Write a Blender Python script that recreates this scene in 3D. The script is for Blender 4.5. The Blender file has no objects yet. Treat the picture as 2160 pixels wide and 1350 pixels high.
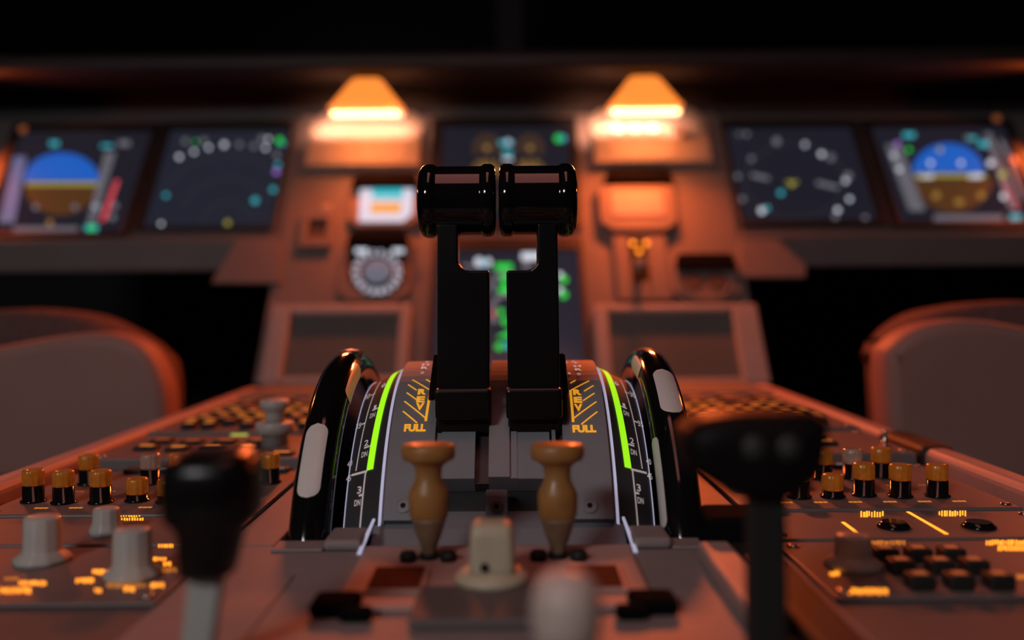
import bpy, bmesh, math, random
from mathutils import Vector, Matrix
random.seed(7)
PI = math.pi
R_ = math.radians
SC = bpy.context.scene
COL = SC.collection

# ------------------------------------------------------------------ camera, world, exposure
F = 2000.0                      # focal length in pixels of the 2160 px wide frame
HX, HY = 1080.0, 621.0          # where the level line of sight meets the frame
ROLL = 0.0075
CAM = Vector((0.0, 0.0, 0.75))
cd = bpy.data.cameras.new('camera')
cd.sensor_width = 36.0
cd.lens = 36.0 * F / 2160.0
cd.shift_y = -(675.0 - HY) / 2160.0
cd.clip_start = 0.01
cd.dof.use_dof = True
cd.dof.focus_distance = 0.52
cd.dof.aperture_fstop = 3.2
cam = bpy.data.objects.new('camera', cd)
COL.objects.link(cam)
cam.matrix_world = Matrix.Translation(CAM) @ Matrix.Rotation(PI / 2, 4, 'X') @ Matrix.Rotation(-ROLL, 4, 'Z')
SC.camera = cam

SC.view_settings.view_transform = 'Standard'
SC.view_settings.look = 'None'
SC.view_settings.exposure = 0.0
SC.view_settings.gamma = 1.0
SC.view_settings.use_curve_mapping = False
SC.cycles.use_denoising = True
SC.cycles.max_bounces = 8
SC.cycles.sample_clamp_indirect = 4.0

w = bpy.data.worlds.new('night'); SC.world = w; w.use_nodes = True
w.node_tree.nodes['Background'].inputs[0].default_value = (0.004, 0.005, 0.008, 1)
w.node_tree.nodes['Background'].inputs[1].default_value = 0.3

def lamp(name, kind, loc, color, power, size=0.05, aim=None, sx=None, spread=None):
    l = bpy.data.lights.new(name, kind)
    l.color = color; l.energy = power
    if kind == 'AREA':
        l.size = size
        if spread: l.spread = spread
        if sx: l.shape = 'RECTANGLE'; l.size_y = sx
    else:
        l.shadow_soft_size = size
    o = bpy.data.objects.new(name, l); COL.objects.link(o); o.location = loc
    if aim is not None:
        o.rotation_euler = (Vector(aim) - Vector(loc)).to_track_quat('-Z', 'Y').to_euler()
    return o
ORANGE = (1.0, 0.14, 0.028)
DOOR_X = -0.75
# the bulbs of the lamps under the glareshield (their housings are built further down)
LAMPX = (-0.203, 0.189)
LAMP_Y, LAMP_Z = 1.345, 1.006
for x in LAMPX:
    lamp('glareshield_bulb', 'AREA', (x, LAMP_Y - 0.030, LAMP_Z + 0.004), ORANGE, 1.6 if x < 0 else 3.0, 0.07, (x * 0.3, 0.6, 0.66), 0.02)
    lamp('panel_bulb', 'AREA', (x - 0.012, 1.359, 1.007), (1.0, 0.40, 0.24), 0.30, 0.14, (x - 0.012, 1.392, 0.999), 0.008, R_(105))
    lamp('front_bulb', 'AREA', (x, 1.322, 1.004), (1.0, 0.19, 0.015), 0.36, 0.09, (x, 1.385, 0.955), 0.012)
for x in (-0.80, 0.79):
    lamp('outboard_bulb', 'AREA', (x, LAMP_Y, LAMP_Z - 0.01), ORANGE, 0.7, 0.07, (x * 0.35, 0.7, 0.70), 0.02)
# dome light on the cabin ceiling and the light by the cabin door behind the camera
lamp('door_bulb', 'AREA', (DOOR_X, -1.10, 1.55), (1.0, 0.97, 0.98), 9.0, 0.4, (0.0, 0.6, 0.7), 0.2)

# ------------------------------------------------------------------ materials
MATS = {}
def mat(name, col, rough=0.5, metal=0.0, em=None, es=0.0, noise=0.0, scale=60.0, spec=0.5, bump=0.0, trans=0.0, coat=0.0, ior=1.45):
    if name in MATS: return MATS[name]
    m = bpy.data.materials.new(name); m.use_nodes = True
    nt = m.node_tree; b = nt.nodes['Principled BSDF']
    b.inputs['Base Color'].default_value = (*col, 1)
    b.inputs['Roughness'].default_value = rough
    b.inputs['Metallic'].default_value = metal
    b.inputs['Specular IOR Level'].default_value = spec
    b.inputs['IOR'].default_value = ior
    b.inputs['Transmission Weight'].default_value = trans
    b.inputs['Coat Weight'].default_value = coat
    b.inputs['Coat Roughness'].default_value = 0.05
    if em:
        b.inputs['Emission Color'].default_value = (*em, 1)
        b.inputs['Emission Strength'].default_value = es
    if noise or bump:
        tc = nt.nodes.new('ShaderNodeTexCoord')
        n = nt.nodes.new('ShaderNodeTexNoise'); n.inputs['Scale'].default_value = scale; n.inputs['Detail'].default_value = 4
        nt.links.new(tc.outputs['Object'], n.inputs['Vector'])
        if noise:
            r = nt.nodes.new('ShaderNodeValToRGB')
            r.color_ramp.elements[0].position = 0.3; r.color_ramp.elements[1].position = 0.7
            r.color_ramp.elements[0].color = (*[c * (1 - noise) for c in col], 1)
            r.color_ramp.elements[1].color = (*[min(1, c * (1 + noise)) for c in col], 1)
            nt.links.new(n.outputs['Fac'], r.inputs['Fac']); nt.links.new(r.outputs['Color'], b.inputs['Base Color'])
        if bump:
            bp = nt.nodes.new('ShaderNodeBump'); bp.inputs['Strength'].default_value = bump; bp.inputs['Distance'].default_value = 0.0005
            nt.links.new(n.outputs['Fac'], bp.inputs['Height']); nt.links.new(bp.outputs['Normal'], b.inputs['Normal'])
    MATS[name] = m
    return m
M_panel = mat('panel_paint', (0.145, 0.125, 0.12), 0.62, noise=0.05, scale=25, bump=0.15)
M_panel2 = mat('panel_paint_dark', (0.12, 0.105, 0.10), 0.6, noise=0.05, scale=25)
M_lip = mat('lip_paint', (0.13, 0.11, 0.105), 0.6, noise=0.06, scale=20)
M_ped = mat('pedestal_paint', (0.26, 0.22, 0.215), 0.55, noise=0.06, scale=40, bump=0.2)
M_unit = mat('unit_paint', (0.15, 0.125, 0.12), 0.5, noise=0.06, scale=60, bump=0.15)
M_rail = mat('rail_paint', (0.42, 0.28, 0.25), 0.5, noise=0.04)
M_quad = mat('quadrant_paint', (0.215, 0.228, 0.248), 0.6, noise=0.04, scale=90, bump=0.25)
M_quad2 = mat('quadrant_strip', (0.26, 0.25, 0.265), 0.6, noise=0.04, scale=90, bump=0.25)
M_slot = mat('slot_brown', (0.05, 0.035, 0.035), 0.5)
M_black = mat('black_gloss', (0.006, 0.006, 0.006), 0.08, spec=0.5, noise=0.2, scale=30)
M_lever = mat('lever_black', (0.006, 0.0055, 0.0055), 0.28, spec=0.35, noise=0.2, scale=30)
M_handle = mat('handle_black', (0.005, 0.0045, 0.0045), 0.07, spec=0.5, noise=0.2, scale=30)
M_matte = mat('black_matte', (0.012, 0.011, 0.011), 0.6, noise=0.1)
M_dark = mat('void_black', (0.004, 0.004, 0.004), 0.9, noise=0.1)
M_scale = mat('scale_black', (0.035, 0.035, 0.04), 0.45, noise=0.08, scale=80)
M_white = mat('white_plastic', (0.72, 0.70, 0.66), 0.35, noise=0.03, scale=120)
M_mark = mat('white_marking', (0.55, 0.50, 0.50), 0.5, em=(1, 0.9, 0.88), es=0.19, noise=0.03)
M_green = mat('green_band_lit', (0.3, 0.75, 0.02), 0.4, em=(0.36, 0.98, 0.012), es=0.80, noise=0.02)
M_amber = mat('amber_marking_lit', (0.7, 0.3, 0.02), 0.5, em=(1.0, 0.44, 0.03), es=0.62, noise=0.02)
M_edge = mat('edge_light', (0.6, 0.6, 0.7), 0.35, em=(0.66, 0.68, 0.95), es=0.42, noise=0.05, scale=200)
M_legend = mat('legend_lit', (0.5, 0.2, 0.03), 0.5, em=(1.0, 0.30, 0.02), es=2.0, noise=0.02)
M_legend2 = mat('legend_lit_dim', (0.4, 0.15, 0.03), 0.5, em=(1.0, 0.32, 0.04), es=0.5, noise=0.02)
M_legend3 = mat('legend_lit_faint', (0.4, 0.15, 0.05), 0.5, em=(1.0, 0.25, 0.08), es=0.16, noise=0.02)
M_ivory = mat('ivory_plastic', (0.50, 0.44, 0.31), 0.45, noise=0.05, scale=80)
M_tan = mat('tan_amber_plastic', (0.38, 0.175, 0.05), 0.4, noise=0.12, scale=90, coat=0.1)
M_tan2 = mat('worn_bronze', (0.24, 0.16, 0.10), 0.45, metal=0.2, noise=0.2, scale=90)
M_greyknob = mat('grey_knob', (0.42, 0.42, 0.39), 0.45, noise=0.05)
M_paleshaft = mat('pale_shaft', (0.42, 0.42, 0.39), 0.45, noise=0.06)
M_chrome = mat('steel', (0.6, 0.58, 0.55), 0.22, metal=1.0, noise=0.05)
M_ambercap = mat('amber_cap_lit', (0.62, 0.25, 0.03), 0.2, trans=0.45, em=(1.0, 0.30, 0.03), es=0.025, noise=0.15, scale=300)
M_clearcap = mat('clear_cap', (0.75, 0.62, 0.5), 0.1, trans=0.65, noise=0.1, scale=300)
M_screen = mat('screen_glass', (0.006, 0.006, 0.010), 0.15, em=(0.36, 0.36, 0.58), es=0.034, noise=0.03)
M_screen_b = mat('screen_glass_blue', (0.006, 0.006, 0.010), 0.15, em=(0.30, 0.34, 0.55), es=0.05, noise=0.03)
M_off = mat('dead_screen', (0.10, 0.105, 0.10), 0.35, noise=0.08, scale=12, spec=0.4)
M_bez = mat('bezel_black', (0.014, 0.013, 0.013), 0.5, noise=0.1)
M_bezlit = mat('bezel_paint', (0.29, 0.26, 0.25), 0.55, noise=0.05)
M_glare = mat('glareshield_vinyl', (0.018, 0.013, 0.012), 0.55, noise=0.2, scale=30, bump=0.3)
M_lampcover = mat('lamp_cover_lit', (0.6, 0.3, 0.1), 0.3, em=(1.0, 0.25, 0.028), es=1.05, noise=0.1, scale=30)
M_door = mat('door_light_lit', (0.7, 0.7, 0.7), 0.5, em=(1.0, 0.97, 0.98), es=6.0, noise=0.02)
M_lamphot = mat('lamp_tube_lit', (0.9, 0.7, 0.5), 0.3, em=(1.0, 0.70, 0.52), es=1.8, noise=0.02)
M_seat = mat('seat_shell', (0.31, 0.17, 0.145), 0.6, noise=0.05, scale=15)
M_fleece = mat('seat_fleece', (0.11, 0.06, 0.055), 0.95, noise=0.25, scale=160, bump=0.8)
M_wall = mat('cabin_liner', (0.01, 0.01, 0.01), 0.8, noise=0.1)
M_floor = mat('cabin_floor', (0.008, 0.008, 0.008), 0.9, noise=0.1)
M_window = mat('window_night', (0.002, 0.002, 0.003), 0.3, spec=0.02, noise=0.1)
M_dome = mat('dome_lit', (0.7, 0.6, 0.6), 0.5, em=(1.0, 0.33, 0.28), es=2.3, noise=0.05, scale=3)
def glow(name, c, s): return mat('symbol_' + name, tuple(0.02 * x for x in c), 0.5, spec=0.1, em=c, es=s, noise=0.02)
G = dict(w=glow('white', (0.72, 0.75, 0.85), 1.0), wd=glow('white_dim', (0.6, 0.58, 0.68), 0.25), wf=glow('white_faint', (0.5, 0.5, 0.6), 0.05),
         g=glow('green', (0.03, 0.75, 0.08), 0.9), c=glow('cyan', (0.06, 0.5, 0.6), 0.8), m=glow('magenta', (0.45, 0.2, 0.8), 0.8),
         y=glow('yellow', (0.75, 0.65, 0.12), 0.45), r=glow('red', (0.9, 0.10, 0.13), 0.75), b=glow('blue', (0.015, 0.12, 0.55), 0.9),
         br=glow('brown', (0.30, 0.13, 0.045), 0.25), am=glow('amber', (0.50, 0.27, 0.06), 0.6), ab=glow('amber_dim', (0.33, 0.18, 0.11), 0.16),
         tb=glow('tape_blue', (0.35, 0.42, 0.85), 0.30), tg=glow('tape_grey', (0.5, 0.48, 0.58), 0.24),
         lcd=glow('lcd_white', (0.80, 0.78, 0.92), 0.85), lc=glow('lcd_cyan', (0.06, 0.62, 0.72), 0.85), lo=glow('lcd_orange', (0.95, 0.42, 0.08), 0.85),
         yg=glow('lime', (0.6, 0.62, 0.10), 0.8), clk=glow('dial_white', (0.68, 0.66, 0.78), 0.9))

# ------------------------------------------------------------------ mesh builder
class MB:
    def __init__(s, M=None):
        s.bm = bmesh.new(); s.M = M or Matrix.Identity(4); s.mats = []; s.mi = 0
    def mat(s, m):
        if m not in s.mats: s.mats.append(m)
        s.mi = s.mats.index(m); return s
    def v(s, p): return s.bm.verts.new(s.M @ Vector(p))
    def f(s, vs, smooth=False):
        try:
            fc = s.bm.faces.new(vs)
        except ValueError:
            return None
        fc.material_index = s.mi; fc.smooth = smooth
        return fc
    def _merge(s, t, smooth=False):
        vm = {v: s.v(v.co) for v in t.verts}
        for fc in t.faces: s.f([vm[v] for v in fc.verts], smooth or fc.smooth)
        t.free()
    def box(s, a, b, bev=0.0, seg=2, rot=None):
        t = bmesh.new()
        bmesh.ops.create_cube(t, size=1)
        c = [(a[i] + b[i]) / 2 for i in range(3)]; d = [abs(b[i] - a[i]) for i in range(3)]
        for v in t.verts: v.co = Vector((v.co[i] * d[i] for i in range(3)))
        if bev:
            bmesh.ops.bevel(t, geom=list(t.edges), offset=min(bev, min(d) * 0.45), segments=seg, profile=0.5, affect='EDGES')
        for v in t.verts:
            if rot: v.co = rot @ v.co
            v.co += Vector(c)
        s._merge(t); return s
    def prism(s, pts, e, bev=0.0, seg=2):
        """closed polygon of 3D points swept along the vector e"""
        t = bmesh.new(); e = Vector(e)
        lo = [t.verts.new(Vector(p)) for p in pts]; hi = [t.verts.new(Vector(p) + e) for p in pts]
        n = len(pts)
        t.faces.new(lo); t.faces.new(hi[::-1])
        for i in range(n): t.faces.new([lo[(i + 1) % n], lo[i], hi[i], hi[(i + 1) % n]])
        bmesh.ops.recalc_face_normals(t, faces=t.faces)
        if bev:
            ed = [x for x in t.edges if len(x.link_faces) == 2 and x.calc_face_angle(0) > 0.6]
            bmesh.ops.bevel(t, geom=ed, offset=bev, segments=seg, profile=0.5, affect='EDGES')
        s._merge(t); return s
    def lathe(s, prof, o=(0, 0, 0), ax='Z', seg=32, sy=1.0, flute=0, depth=0.0, cap=True):
        """prof: list of (radius, height)"""
        o = Vector(o); rings = []
        for r, h in prof:
            ring = []
            for k in range(seg):
                a = 2 * PI * k / seg
                rr = r * (1 - depth * (0.5 + 0.5 * math.cos(flute * a))) if flute else r
                x, y = rr * math.cos(a), rr * math.sin(a) * sy
                p = {'Z': (x, y, h), 'X': (h, x, y), 'Y': (y, h, x)}[ax]
                ring.append(s.v(o + Vector(p)))
            rings.append(ring)
        for i in range(len(rings) - 1):
            for k in range(seg):
                s.f([rings[i][k], rings[i][(k + 1) % seg], rings[i + 1][(k + 1) % seg], rings[i + 1][k]], True)
        if cap:
            s.f(rings[0][::-1]); s.f(rings[-1])
        return s
    def loft(s, secs, seg=24, p=2.0):
        """secs: (centre, half x, half y) super-ellipse sections stacked in z"""
        rings = []
        for c, a, b in secs:
            ring = []
            for k in range(seg):
                t = 2 * PI * k / seg; ct, st = math.cos(t), math.sin(t)
                ring.append(s.v((c[0] + a * math.copysign(abs(ct) ** (2 / p), ct), c[1] + b * math.copysign(abs(st) ** (2 / p), st), c[2])))
            rings.append(ring)
        for i in range(len(rings) - 1):
            for k in range(seg):
                s.f([rings[i][k], rings[i][(k + 1) % seg], rings[i + 1][(k + 1) % seg], rings[i + 1][k]], True)
        s.f(rings[0][::-1]); s.f(rings[-1]); return s
    def torus(s, c, Rm, ra, rx, seg=96, sec=20, ax='X', a0=0, a1=2 * PI):
        """ring about the X axis; ra radial, rx along-axis radius"""
        c = Vector(c); rings = []
        closed = abs(a1 - a0 - 2 * PI) < 1e-6
        n = seg if closed else seg + 1
        for i in range(n):
            t = a0 + (a1 - a0) * i / seg
            ring = []
            for k in range(sec):
                p = 2 * PI * k / sec
                rr = Rm + ra * math.cos(p)
                ring.append(s.v(c + Vector((rx * math.sin(p), -rr * math.sin(t), rr * math.cos(t)))))
            rings.append(ring)
        for i in range(n if closed else n - 1):
            for k in range(sec):
                s.f([rings[i][k], rings[i][(k + 1) % sec], rings[(i + 1) % n][(k + 1) % sec], rings[(i + 1) % n][k]], True)
        return s
    def build(s, name, m=None, parent=None, label=None):
        if m is not None and not s.mats: s.mats = [m]
        bmesh.ops.recalc_face_normals(s.bm, faces=s.bm.faces)
        me = bpy.data.meshes.new(name); s.bm.to_mesh(me); s.bm.free()
        for x in s.mats: me.materials.append(x)
        o = bpy.data.objects.new(name, me); COL.objects.link(o)
        if parent is not None: o.parent = parent; o.matrix_parent_inverse = Matrix.Translation(-parent.location)
        if label: o['label'] = label
        return o
def tag(o, label, cat, group=None):
    o['label'] = label; o['category'] = cat
    if group: o['group'] = group
    return o
def struct(o): o['kind'] = 'structure'; return o
def thing(name, label, cat, loc=(0, 0, 0), group=None):
    o = bpy.data.objects.new(name, None); COL.objects.link(o); o.location = loc; o.empty_display_size = 0.02
    return tag(o, label, cat, group)

# ------------------------------------------------------------------ geometry of sight, panel plane, text
def ray(px, py):
    dx, dz = (px - HX) / F, (HY - py) / F
    return Vector((dx + ROLL * dz, 1.0, dz - ROLL * dx))
def at(px, py, Y): return CAM + ray(px, py) * Y
def on_z(px, py, z):
    r = ray(px, py); return CAM + r * ((z - CAM.z) / r.z)
PO = Vector((0.0, 1.16, 0.6462))
PV = Vector((0, 0.5833, 0.8123)).normalized(); PN = Vector((0, -PV.z, PV.y)); PU = Vector((1, 0, 0))
PM = Matrix(((1, 0, 0, PO.x), (0, PV.y, PN.y, PO.y), (0, PV.z, PN.z, PO.z), (0, 0, 0, 1)))
def pan(px, py, n=0.0):
    r = ray(px, py); t = (n - (CAM - PO).dot(PN)) / r.dot(PN)
    p = CAM + r * t - PO
    return p.dot(PU), p.dot(PV)
def prect(x0, y0, x1, y1, n=0.0):
    xm, ym = (x0 + x1) / 2, (y0 + y1) / 2
    return pan(x0, ym, n)[0], pan(xm, y1, n)[1], pan(x1, ym, n)[0], pan(xm, y0, n)[1]   # u0,v0,u1,v1
def pbox(b, rect, n0, n1, bev=0.0):
    u0, v0, u1, v1 = prect(*rect, n=n1); return b.box((u0, v0, n0), (u1, v1, n1), bev)
TXT = {}
def text2d(s, bold=0.0):
    k = (s, bold)
    if k in TXT: return TXT[k]
    c = bpy.data.curves.new('t', 'FONT'); c.body = s; c.size = 1.0; c.align_x = 'CENTER'; c.offset = bold; c.resolution_u = 3
    o = bpy.data.objects.new('t', c); COL.objects.link(o)
    dg = bpy.context.evaluated_depsgraph_get()
    me = bpy.data.meshes.new_from_object(o.evaluated_get(dg))
    vs = [(v.co.x, v.co.y) for v in me.vertices]; fs = [tuple(p.vertices) for p in me.polygons]
    xs = [p[0] for p in vs]; ys = [p[1] for p in vs]
    x0, x1, y0, y1 = min(xs), max(xs), min(ys), max(ys)
    vs = [((x - x0) / (x1 - x0) - 0.5, (y - y0) / (y1 - y0) - 0.5) for x, y in vs]
    bpy.data.objects.remove(o); bpy.data.curves.remove(c); bpy.data.meshes.remove(me)
    TXT[k] = (vs, fs); return TXT[k]
def put_text(b, s, fn, w, h, bold=0.0):
    """fn maps (x, y) in a w by h box centred on the origin to a point"""
    vs, fs = text2d(s, bold)
    q = [b.v(fn(x * w, y * h)) for x, y in vs]
    for f in fs: b.f([q[i] for i in f])

# ------------------------------------------------------------------ the cabin
b = MB(); b.box((-1.4, -1.2, -0.05), (1.4, 2.2, 0.0)); struct(b.build('floor', M_floor))
b = MB(); b.box((-1.4, -1.2, 2.1), (1.4, 2.2, 2.15)); struct(b.build('ceiling', M_wall))
b = MB(); b.box((-1.45, -1.2, 0), (-1.4, 2.2, 2.1)); struct(b.build('wall_left', M_wall))
b = MB(); b.box((1.4, -1.2, 0), (1.45, 2.2, 2.1)); struct(b.build('wall_right', M_wall))
b = MB(); b.box((-1.4, -1.25, 0), (1.4, -1.2, 2.1)); struct(b.build('wall_back', M_wall))
b = MB(); b.box((-1.4, 2.15, 0), (1.4, 2.2, 1.1)); b.box((-1.4, 2.15, 1.9), (1.4, 2.2, 2.1)); b.box((-0.03, 2.15, 1.1), (0.03, 2.2, 1.9)); struct(b.build('wall_front', M_wall))
b = MB(); b.box((-1.4, 2.16, 1.1), (-0.03, 2.175, 1.9)); struct(b.build('window_1', M_window))
b = MB(); b.box((0.03, 2.16, 1.1), (1.4, 2.175, 1.9)); struct(b.build('window_2', M_window))
t = thing('dome_light', 'long reddish dome light set in the dark cabin ceiling', 'light', (0, 0.12, 2.1))
b = MB(); b.box((-0.20, -0.40, 2.06), (0.20, 0.64, 2.099)); b.build('housing', M_matte, t)
b = MB(); b.box((-0.17, -0.36, 2.05), (0.17, 0.60, 2.0599)); b.build('diffuser', M_dome, t)

t = thing('cabin_light', 'white cabin light on the wall by the door behind the pilots', 'light', (DOOR_X, -1.2, 1.55))
b = MB(); b.box((DOOR_X - 0.30, -1.199, 1.42), (DOOR_X + 0.30, -1.16, 1.68), 0.01); b.build('housing', M_matte, t)
b = MB(); b.box((DOOR_X - 0.25, -1.16, 1.45), (DOOR_X + 0.25, -1.145, 1.65), 0.004); b.build('diffuser', M_door, t)

# ------------------------------------------------------------------ centre pedestal
XC = -0.0075
ZB = 0.628                       # deck under the units
ZP = 0.632                       # the middle deck round the quadrant
def X(side, o): return XC + side * o
ped = thing('center_pedestal', 'long grey centre pedestal carrying the levers between the two pilot seats', 'console', (XC, 0.7, 0))
b = MB(); b.box((XC - 0.29, 0.20, 0.0), (XC + 0.29, 1.15, 0.42), 0.004)
for s in (-1, 1): b.box((X(s, 0.131), 0.20, 0.42), (X(s, 0.29), 1.15, ZB - 0.0045))
b.box((XC - 0.130, 0.20, 0.42), (XC + 0.130, 0.434, ZB - 0.0045)); b.box((XC - 0.130, 0.80, 0.42), (XC + 0.130, 1.15, ZB - 0.0045))
b.build('body', M_panel2, ped)
for s in (-1, 1):
    b = MB(); b.box((X(s, 0.131), 0.20, ZB - 0.004), (X(s, 0.29), 1.15, ZB), 0.001); b.build('side_deck', M_panel2, ped)
b = MB()
b.box((XC - 0.130, 0.20, ZB - 0.004), (XC + 0.130, 0.448, ZP), 0.0015)
for s in (-1, 1): b.box((X(s, 0.106), 0.448, ZB - 0.004), (X(s, 0.130), 0.80, ZP), 0.0015)
b.box((XC - 0.130, 0.80, ZB - 0.004), (XC + 0.130, 1.15, ZP), 0.0015)
b.build('middle_deck', M_ped, ped)
for s in (-1, 1):
    b = MB(); b.box((X(s, 0.2955), 0.20, 0.60), (X(s, 0.315), 1.15, 0.640), 0.006, 4)
    b.build('side_rail', M_rail, ped)
b = MB(); b.box((X(1, 0.2925), 0.662, 0.606), (X(1, 0.318), 0.745, 0.6415), 0.006, 3); b.build('rail_sleeve', M_matte, ped, 'black sleeve clipped over the rail')

# ------------------------------------------------------------------ throttle quadrant
YC, ZC, RW = 0.59, 0.5744, 0.142
RQ = 0.134
def cyl(o_abs, th, R): return (o_abs, YC - R * math.sin(th), ZC + R * math.cos(th))
def seg(b, x0, x1, t0, t1, Rin, R0, R1=None, n=40):
    """ring segment between x0 and x1, outer radius R0 at x0 and R1 at x1, angles t0..t1"""
    R1 = R0 if R1 is None else R1
    rows = []
    for i in range(n + 1):
        t = t0 + (t1 - t0) * i / n
        rows.append([b.v(cyl(x0, t, Rin)), b.v(cyl(x0, t, R0)), b.v(cyl(x1, t, R1)), b.v(cyl(x1, t, Rin))])
    for i in range(n):
        for k in range(4):
            b.f([rows[i][k], rows[i][(k + 1) % 4], rows[i + 1][(k + 1) % 4], rows[i + 1][k]], False)
    b.f(rows[0]); b.f(rows[-1][::-1]); return b
O_IN, O_OUT, R_IN, R_OUT = 0.0606, 0.079, 0.1292, 0.1205
def rscale(o): return R_IN + (R_OUT - R_IN) * (o - O_IN) / (O_OUT - O_IN)
def hit(px, py, Rf):
    """where the line of sight meets the drum of radius Rf(offset): x, angle"""
    r = ray(px, py); R = RQ
    for _ in range(6):
        oy, oz = CAM.y - YC, CAM.z - ZC
        A = r.y ** 2 + r.z ** 2; Bq = 2 * (oy * r.y + oz * r.z); Cq = oy * oy + oz * oz - R * R
        D = Bq * Bq - 4 * A * Cq
        tt = (-Bq - math.sqrt(max(D, 0))) / (2 * A)
        p = CAM + r * tt
        R = Rf(abs(p.x - XC))
    return p.x, math.atan2(YC - p.y, p.z - ZC)
RQf = lambda o: RQ
def th_at(py, R): return hit(1057, py, lambda o: R)[1]
T_BACK = -1.35
quad = thing('throttle_quadrant', 'grey curved throttle quadrant with amber REV FULL markings between the trim wheels', 'quadrant', (XC, YC, ZP))
T_SIDE, T_MID = th_at(1096, RQ), th_at(1006, RQ)
for s in (-1, 1):
    b = MB()
    seg(b, X(s, 0.0338), X(s, 0.0575), T_BACK, T_SIDE, 0.12, RQ)
    cp = b.build('cover_plate', M_quad, quad)
    b = MB(); seg(b, X(s, 0.0576), X(s, 0.0591), T_BACK, T_SIDE + 0.06, 0.11, RQ - 0.0045); b.build('edge_channel', mat('channel_blue', (0.10, 0.11, 0.15), 0.5, noise=0.05), quad)
    # screw of the cover plate
    xs, ts = hit(850 if s < 0 else 1244, 1066, RQf)
    Ms = Matrix.Translation(cyl(xs, ts, RQ)) @ Matrix.Rotation(ts, 4, 'X')
    b = MB(Ms); b.mat(M_quad2); b.lathe([(0.0042, -0.002), (0.0042, 0.0006), (0.0030, 0.0008), (0.0028, 0.0002)], seg=24); b.mat(M_dark); b.lathe([(0.0015, 0.0002), (0.0013, 0.0006)], seg=6); b.build('screw', None, quad)
    # writing on the cover plate
    b = MB(); b.mat(M_amber)
    L = RQ + 0.0003
    def line(p, q, wd, b=b):
        (x0, t0), (x1, t1) = hit(*p, RQf), hit(*q, RQf)
        a, c = Vector((x0, -t0 * RQ)), Vector((x1, -t1 * RQ)); d = (c - a).normalized(); nn = Vector((-d.y, d.x)) * wd / 2
        pr = None
        for i in range(15):
            m = a.lerp(c, i / 14); q = [b.v(cyl(z.x, -z.y / RQ, L)) for z in (m + nn, m - nn)]
            if pr: b.f([pr[0], pr[1], q[1], q[0]])
            pr = q
    if s < 0:
        for p, q in (((870, 802), (906, 823)), ((861, 812), (879, 824)), ((858, 829), (880, 845)), ((853, 847), (898, 883)), ((850, 868), (880, 893)), ((899, 801), (909, 807))): line(p, q, 0.0009)
        line((907, 833), (898, 889), 0.0014)
        words = (('R', 890.5, 827, 18, 12), ('E', 887.5, 843, 18, 13), ('V', 886, 858, 18, 15), ('FULL', 875.5, 903, 46, 16))
        wh = (('/', 904, 761.6, 12, 2), ('T', 901, 764.6, 14, 3.2), ('H', 898, 770, 15, 4.4), ('R', 896, 776.5, 15, 5.5), ('O', 891, 787, 7.5, 5))
    else:
        for p, q in (((1203, 809), (1214, 803)), ((1204, 824), (1243, 804)), ((1232, 826), (1252, 814)), ((1230, 846), (1254, 830)), ((1210, 883), (1258, 848)), ((1226, 896), (1260, 869))): line(p, q, 0.0009)
        line((1203, 824), (1209, 891), 0.0014)
        words = (('R', 1217.5, 828, 18, 12), ('E', 1219, 844, 18, 13), ('V', 1220, 860, 18, 15), ('FULL', 1232.5, 905, 50, 16))
        wh = (('/', 1209, 763, 12, 2), ('T', 1214, 766.5, 14, 3.2), ('H', 1217.5, 773, 15, 4.4), ('R', 1220, 780, 15, 5.5), ('O', 1221, 789.5, 7.5, 5))
    for ws, mt, bold in ((words, M_amber, 0.06), (wh, M_mark, 0.04)):
        b.mat(mt)
        for tx, px, py, wpx, hpx in ws:
            x0, t0 = hit(px, py, RQf); p0 = Vector(cyl(x0, t0, RQ)); wm = wpx / F * p0.y
            dt = hit(px, py + hpx / 2, RQf)[1] - hit(px, py - hpx / 2, RQf)[1]
            put_text(b, tx, lambda x, y: cyl(x0 + x, t0 - y / RQ, L), wm, abs(dt) * RQ, bold)
    mk = b.build('marking', None, cp)
    if s > 0:
        b = MB(); b.mat(M_mark); line2 = hit(1192, 764, RQf), hit(1199, 790, RQf)
        (x0, t0), (x1, t1) = line2
        b.f([b.v(cyl(x0, t0, L)), b.v(cyl(x0 + 0.0012, t0, L)), b.v(cyl(x1 + 0.0012, t1, L)), b.v(cyl(x1, t1, L))]); b.build('index_line', None, cp)
# middle with the lever tracks
b = MB()
for x0, x1, R, m in ((-0.0338, -0.0305, 0.1315, M_quad), (-0.0305, -0.0125, 0.1325, M_quad), (-0.0125, -0.0052, 0.1265, M_slot), (-0.0052, 0.0056, 0.1342, M_quad2),
                     (0.0056, 0.0095, 0.1325, M_quad2), (0.0095, 0.0268, 0.132, M_quad), (0.0268, 0.028, 0.127, M_slot), (0.028, 0.0300, 0.133, M_quad), (0.0300, 0.0338, 0.127, M_slot)):
    b.mat(m); seg(b, XC + x0, XC + x1, T_BACK, T_MID, 0.118, R)
b.build('track_cover', None, quad)
b = MB(); seg(b, X(-1, 0.0338), X(1, 0.0338), T_BACK, T_SIDE + 0.1, 0.10, 0.1175); b.build('recess', M_matte, quad)
zb = [at(1048, y, 0.4745).z for y in (1090, 1042)]
b = MB(); b.mat(M_quad); b.box((at(1024, 1066, 0.4735).x, 0.4735, zb[0]), (at(1071, 1066, 0.4735).x, 0.486, zb[1]), 0.0008)
c = at(1047, 1067, 0.4735)
b.mat(M_panel2); b.lathe([(0.0036, 0.001), (0.0036, -0.0008), (0.0024, -0.001)], (c.x, 0.4735, c.z), 'Y', 24); b.mat(M_dark); b.lathe([(0.0014, 0.0), (0.0014, -0.0014)], (c.x, 0.4735, c.z), 'Y', 6)
b.build('screw_block', None, quad)
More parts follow.
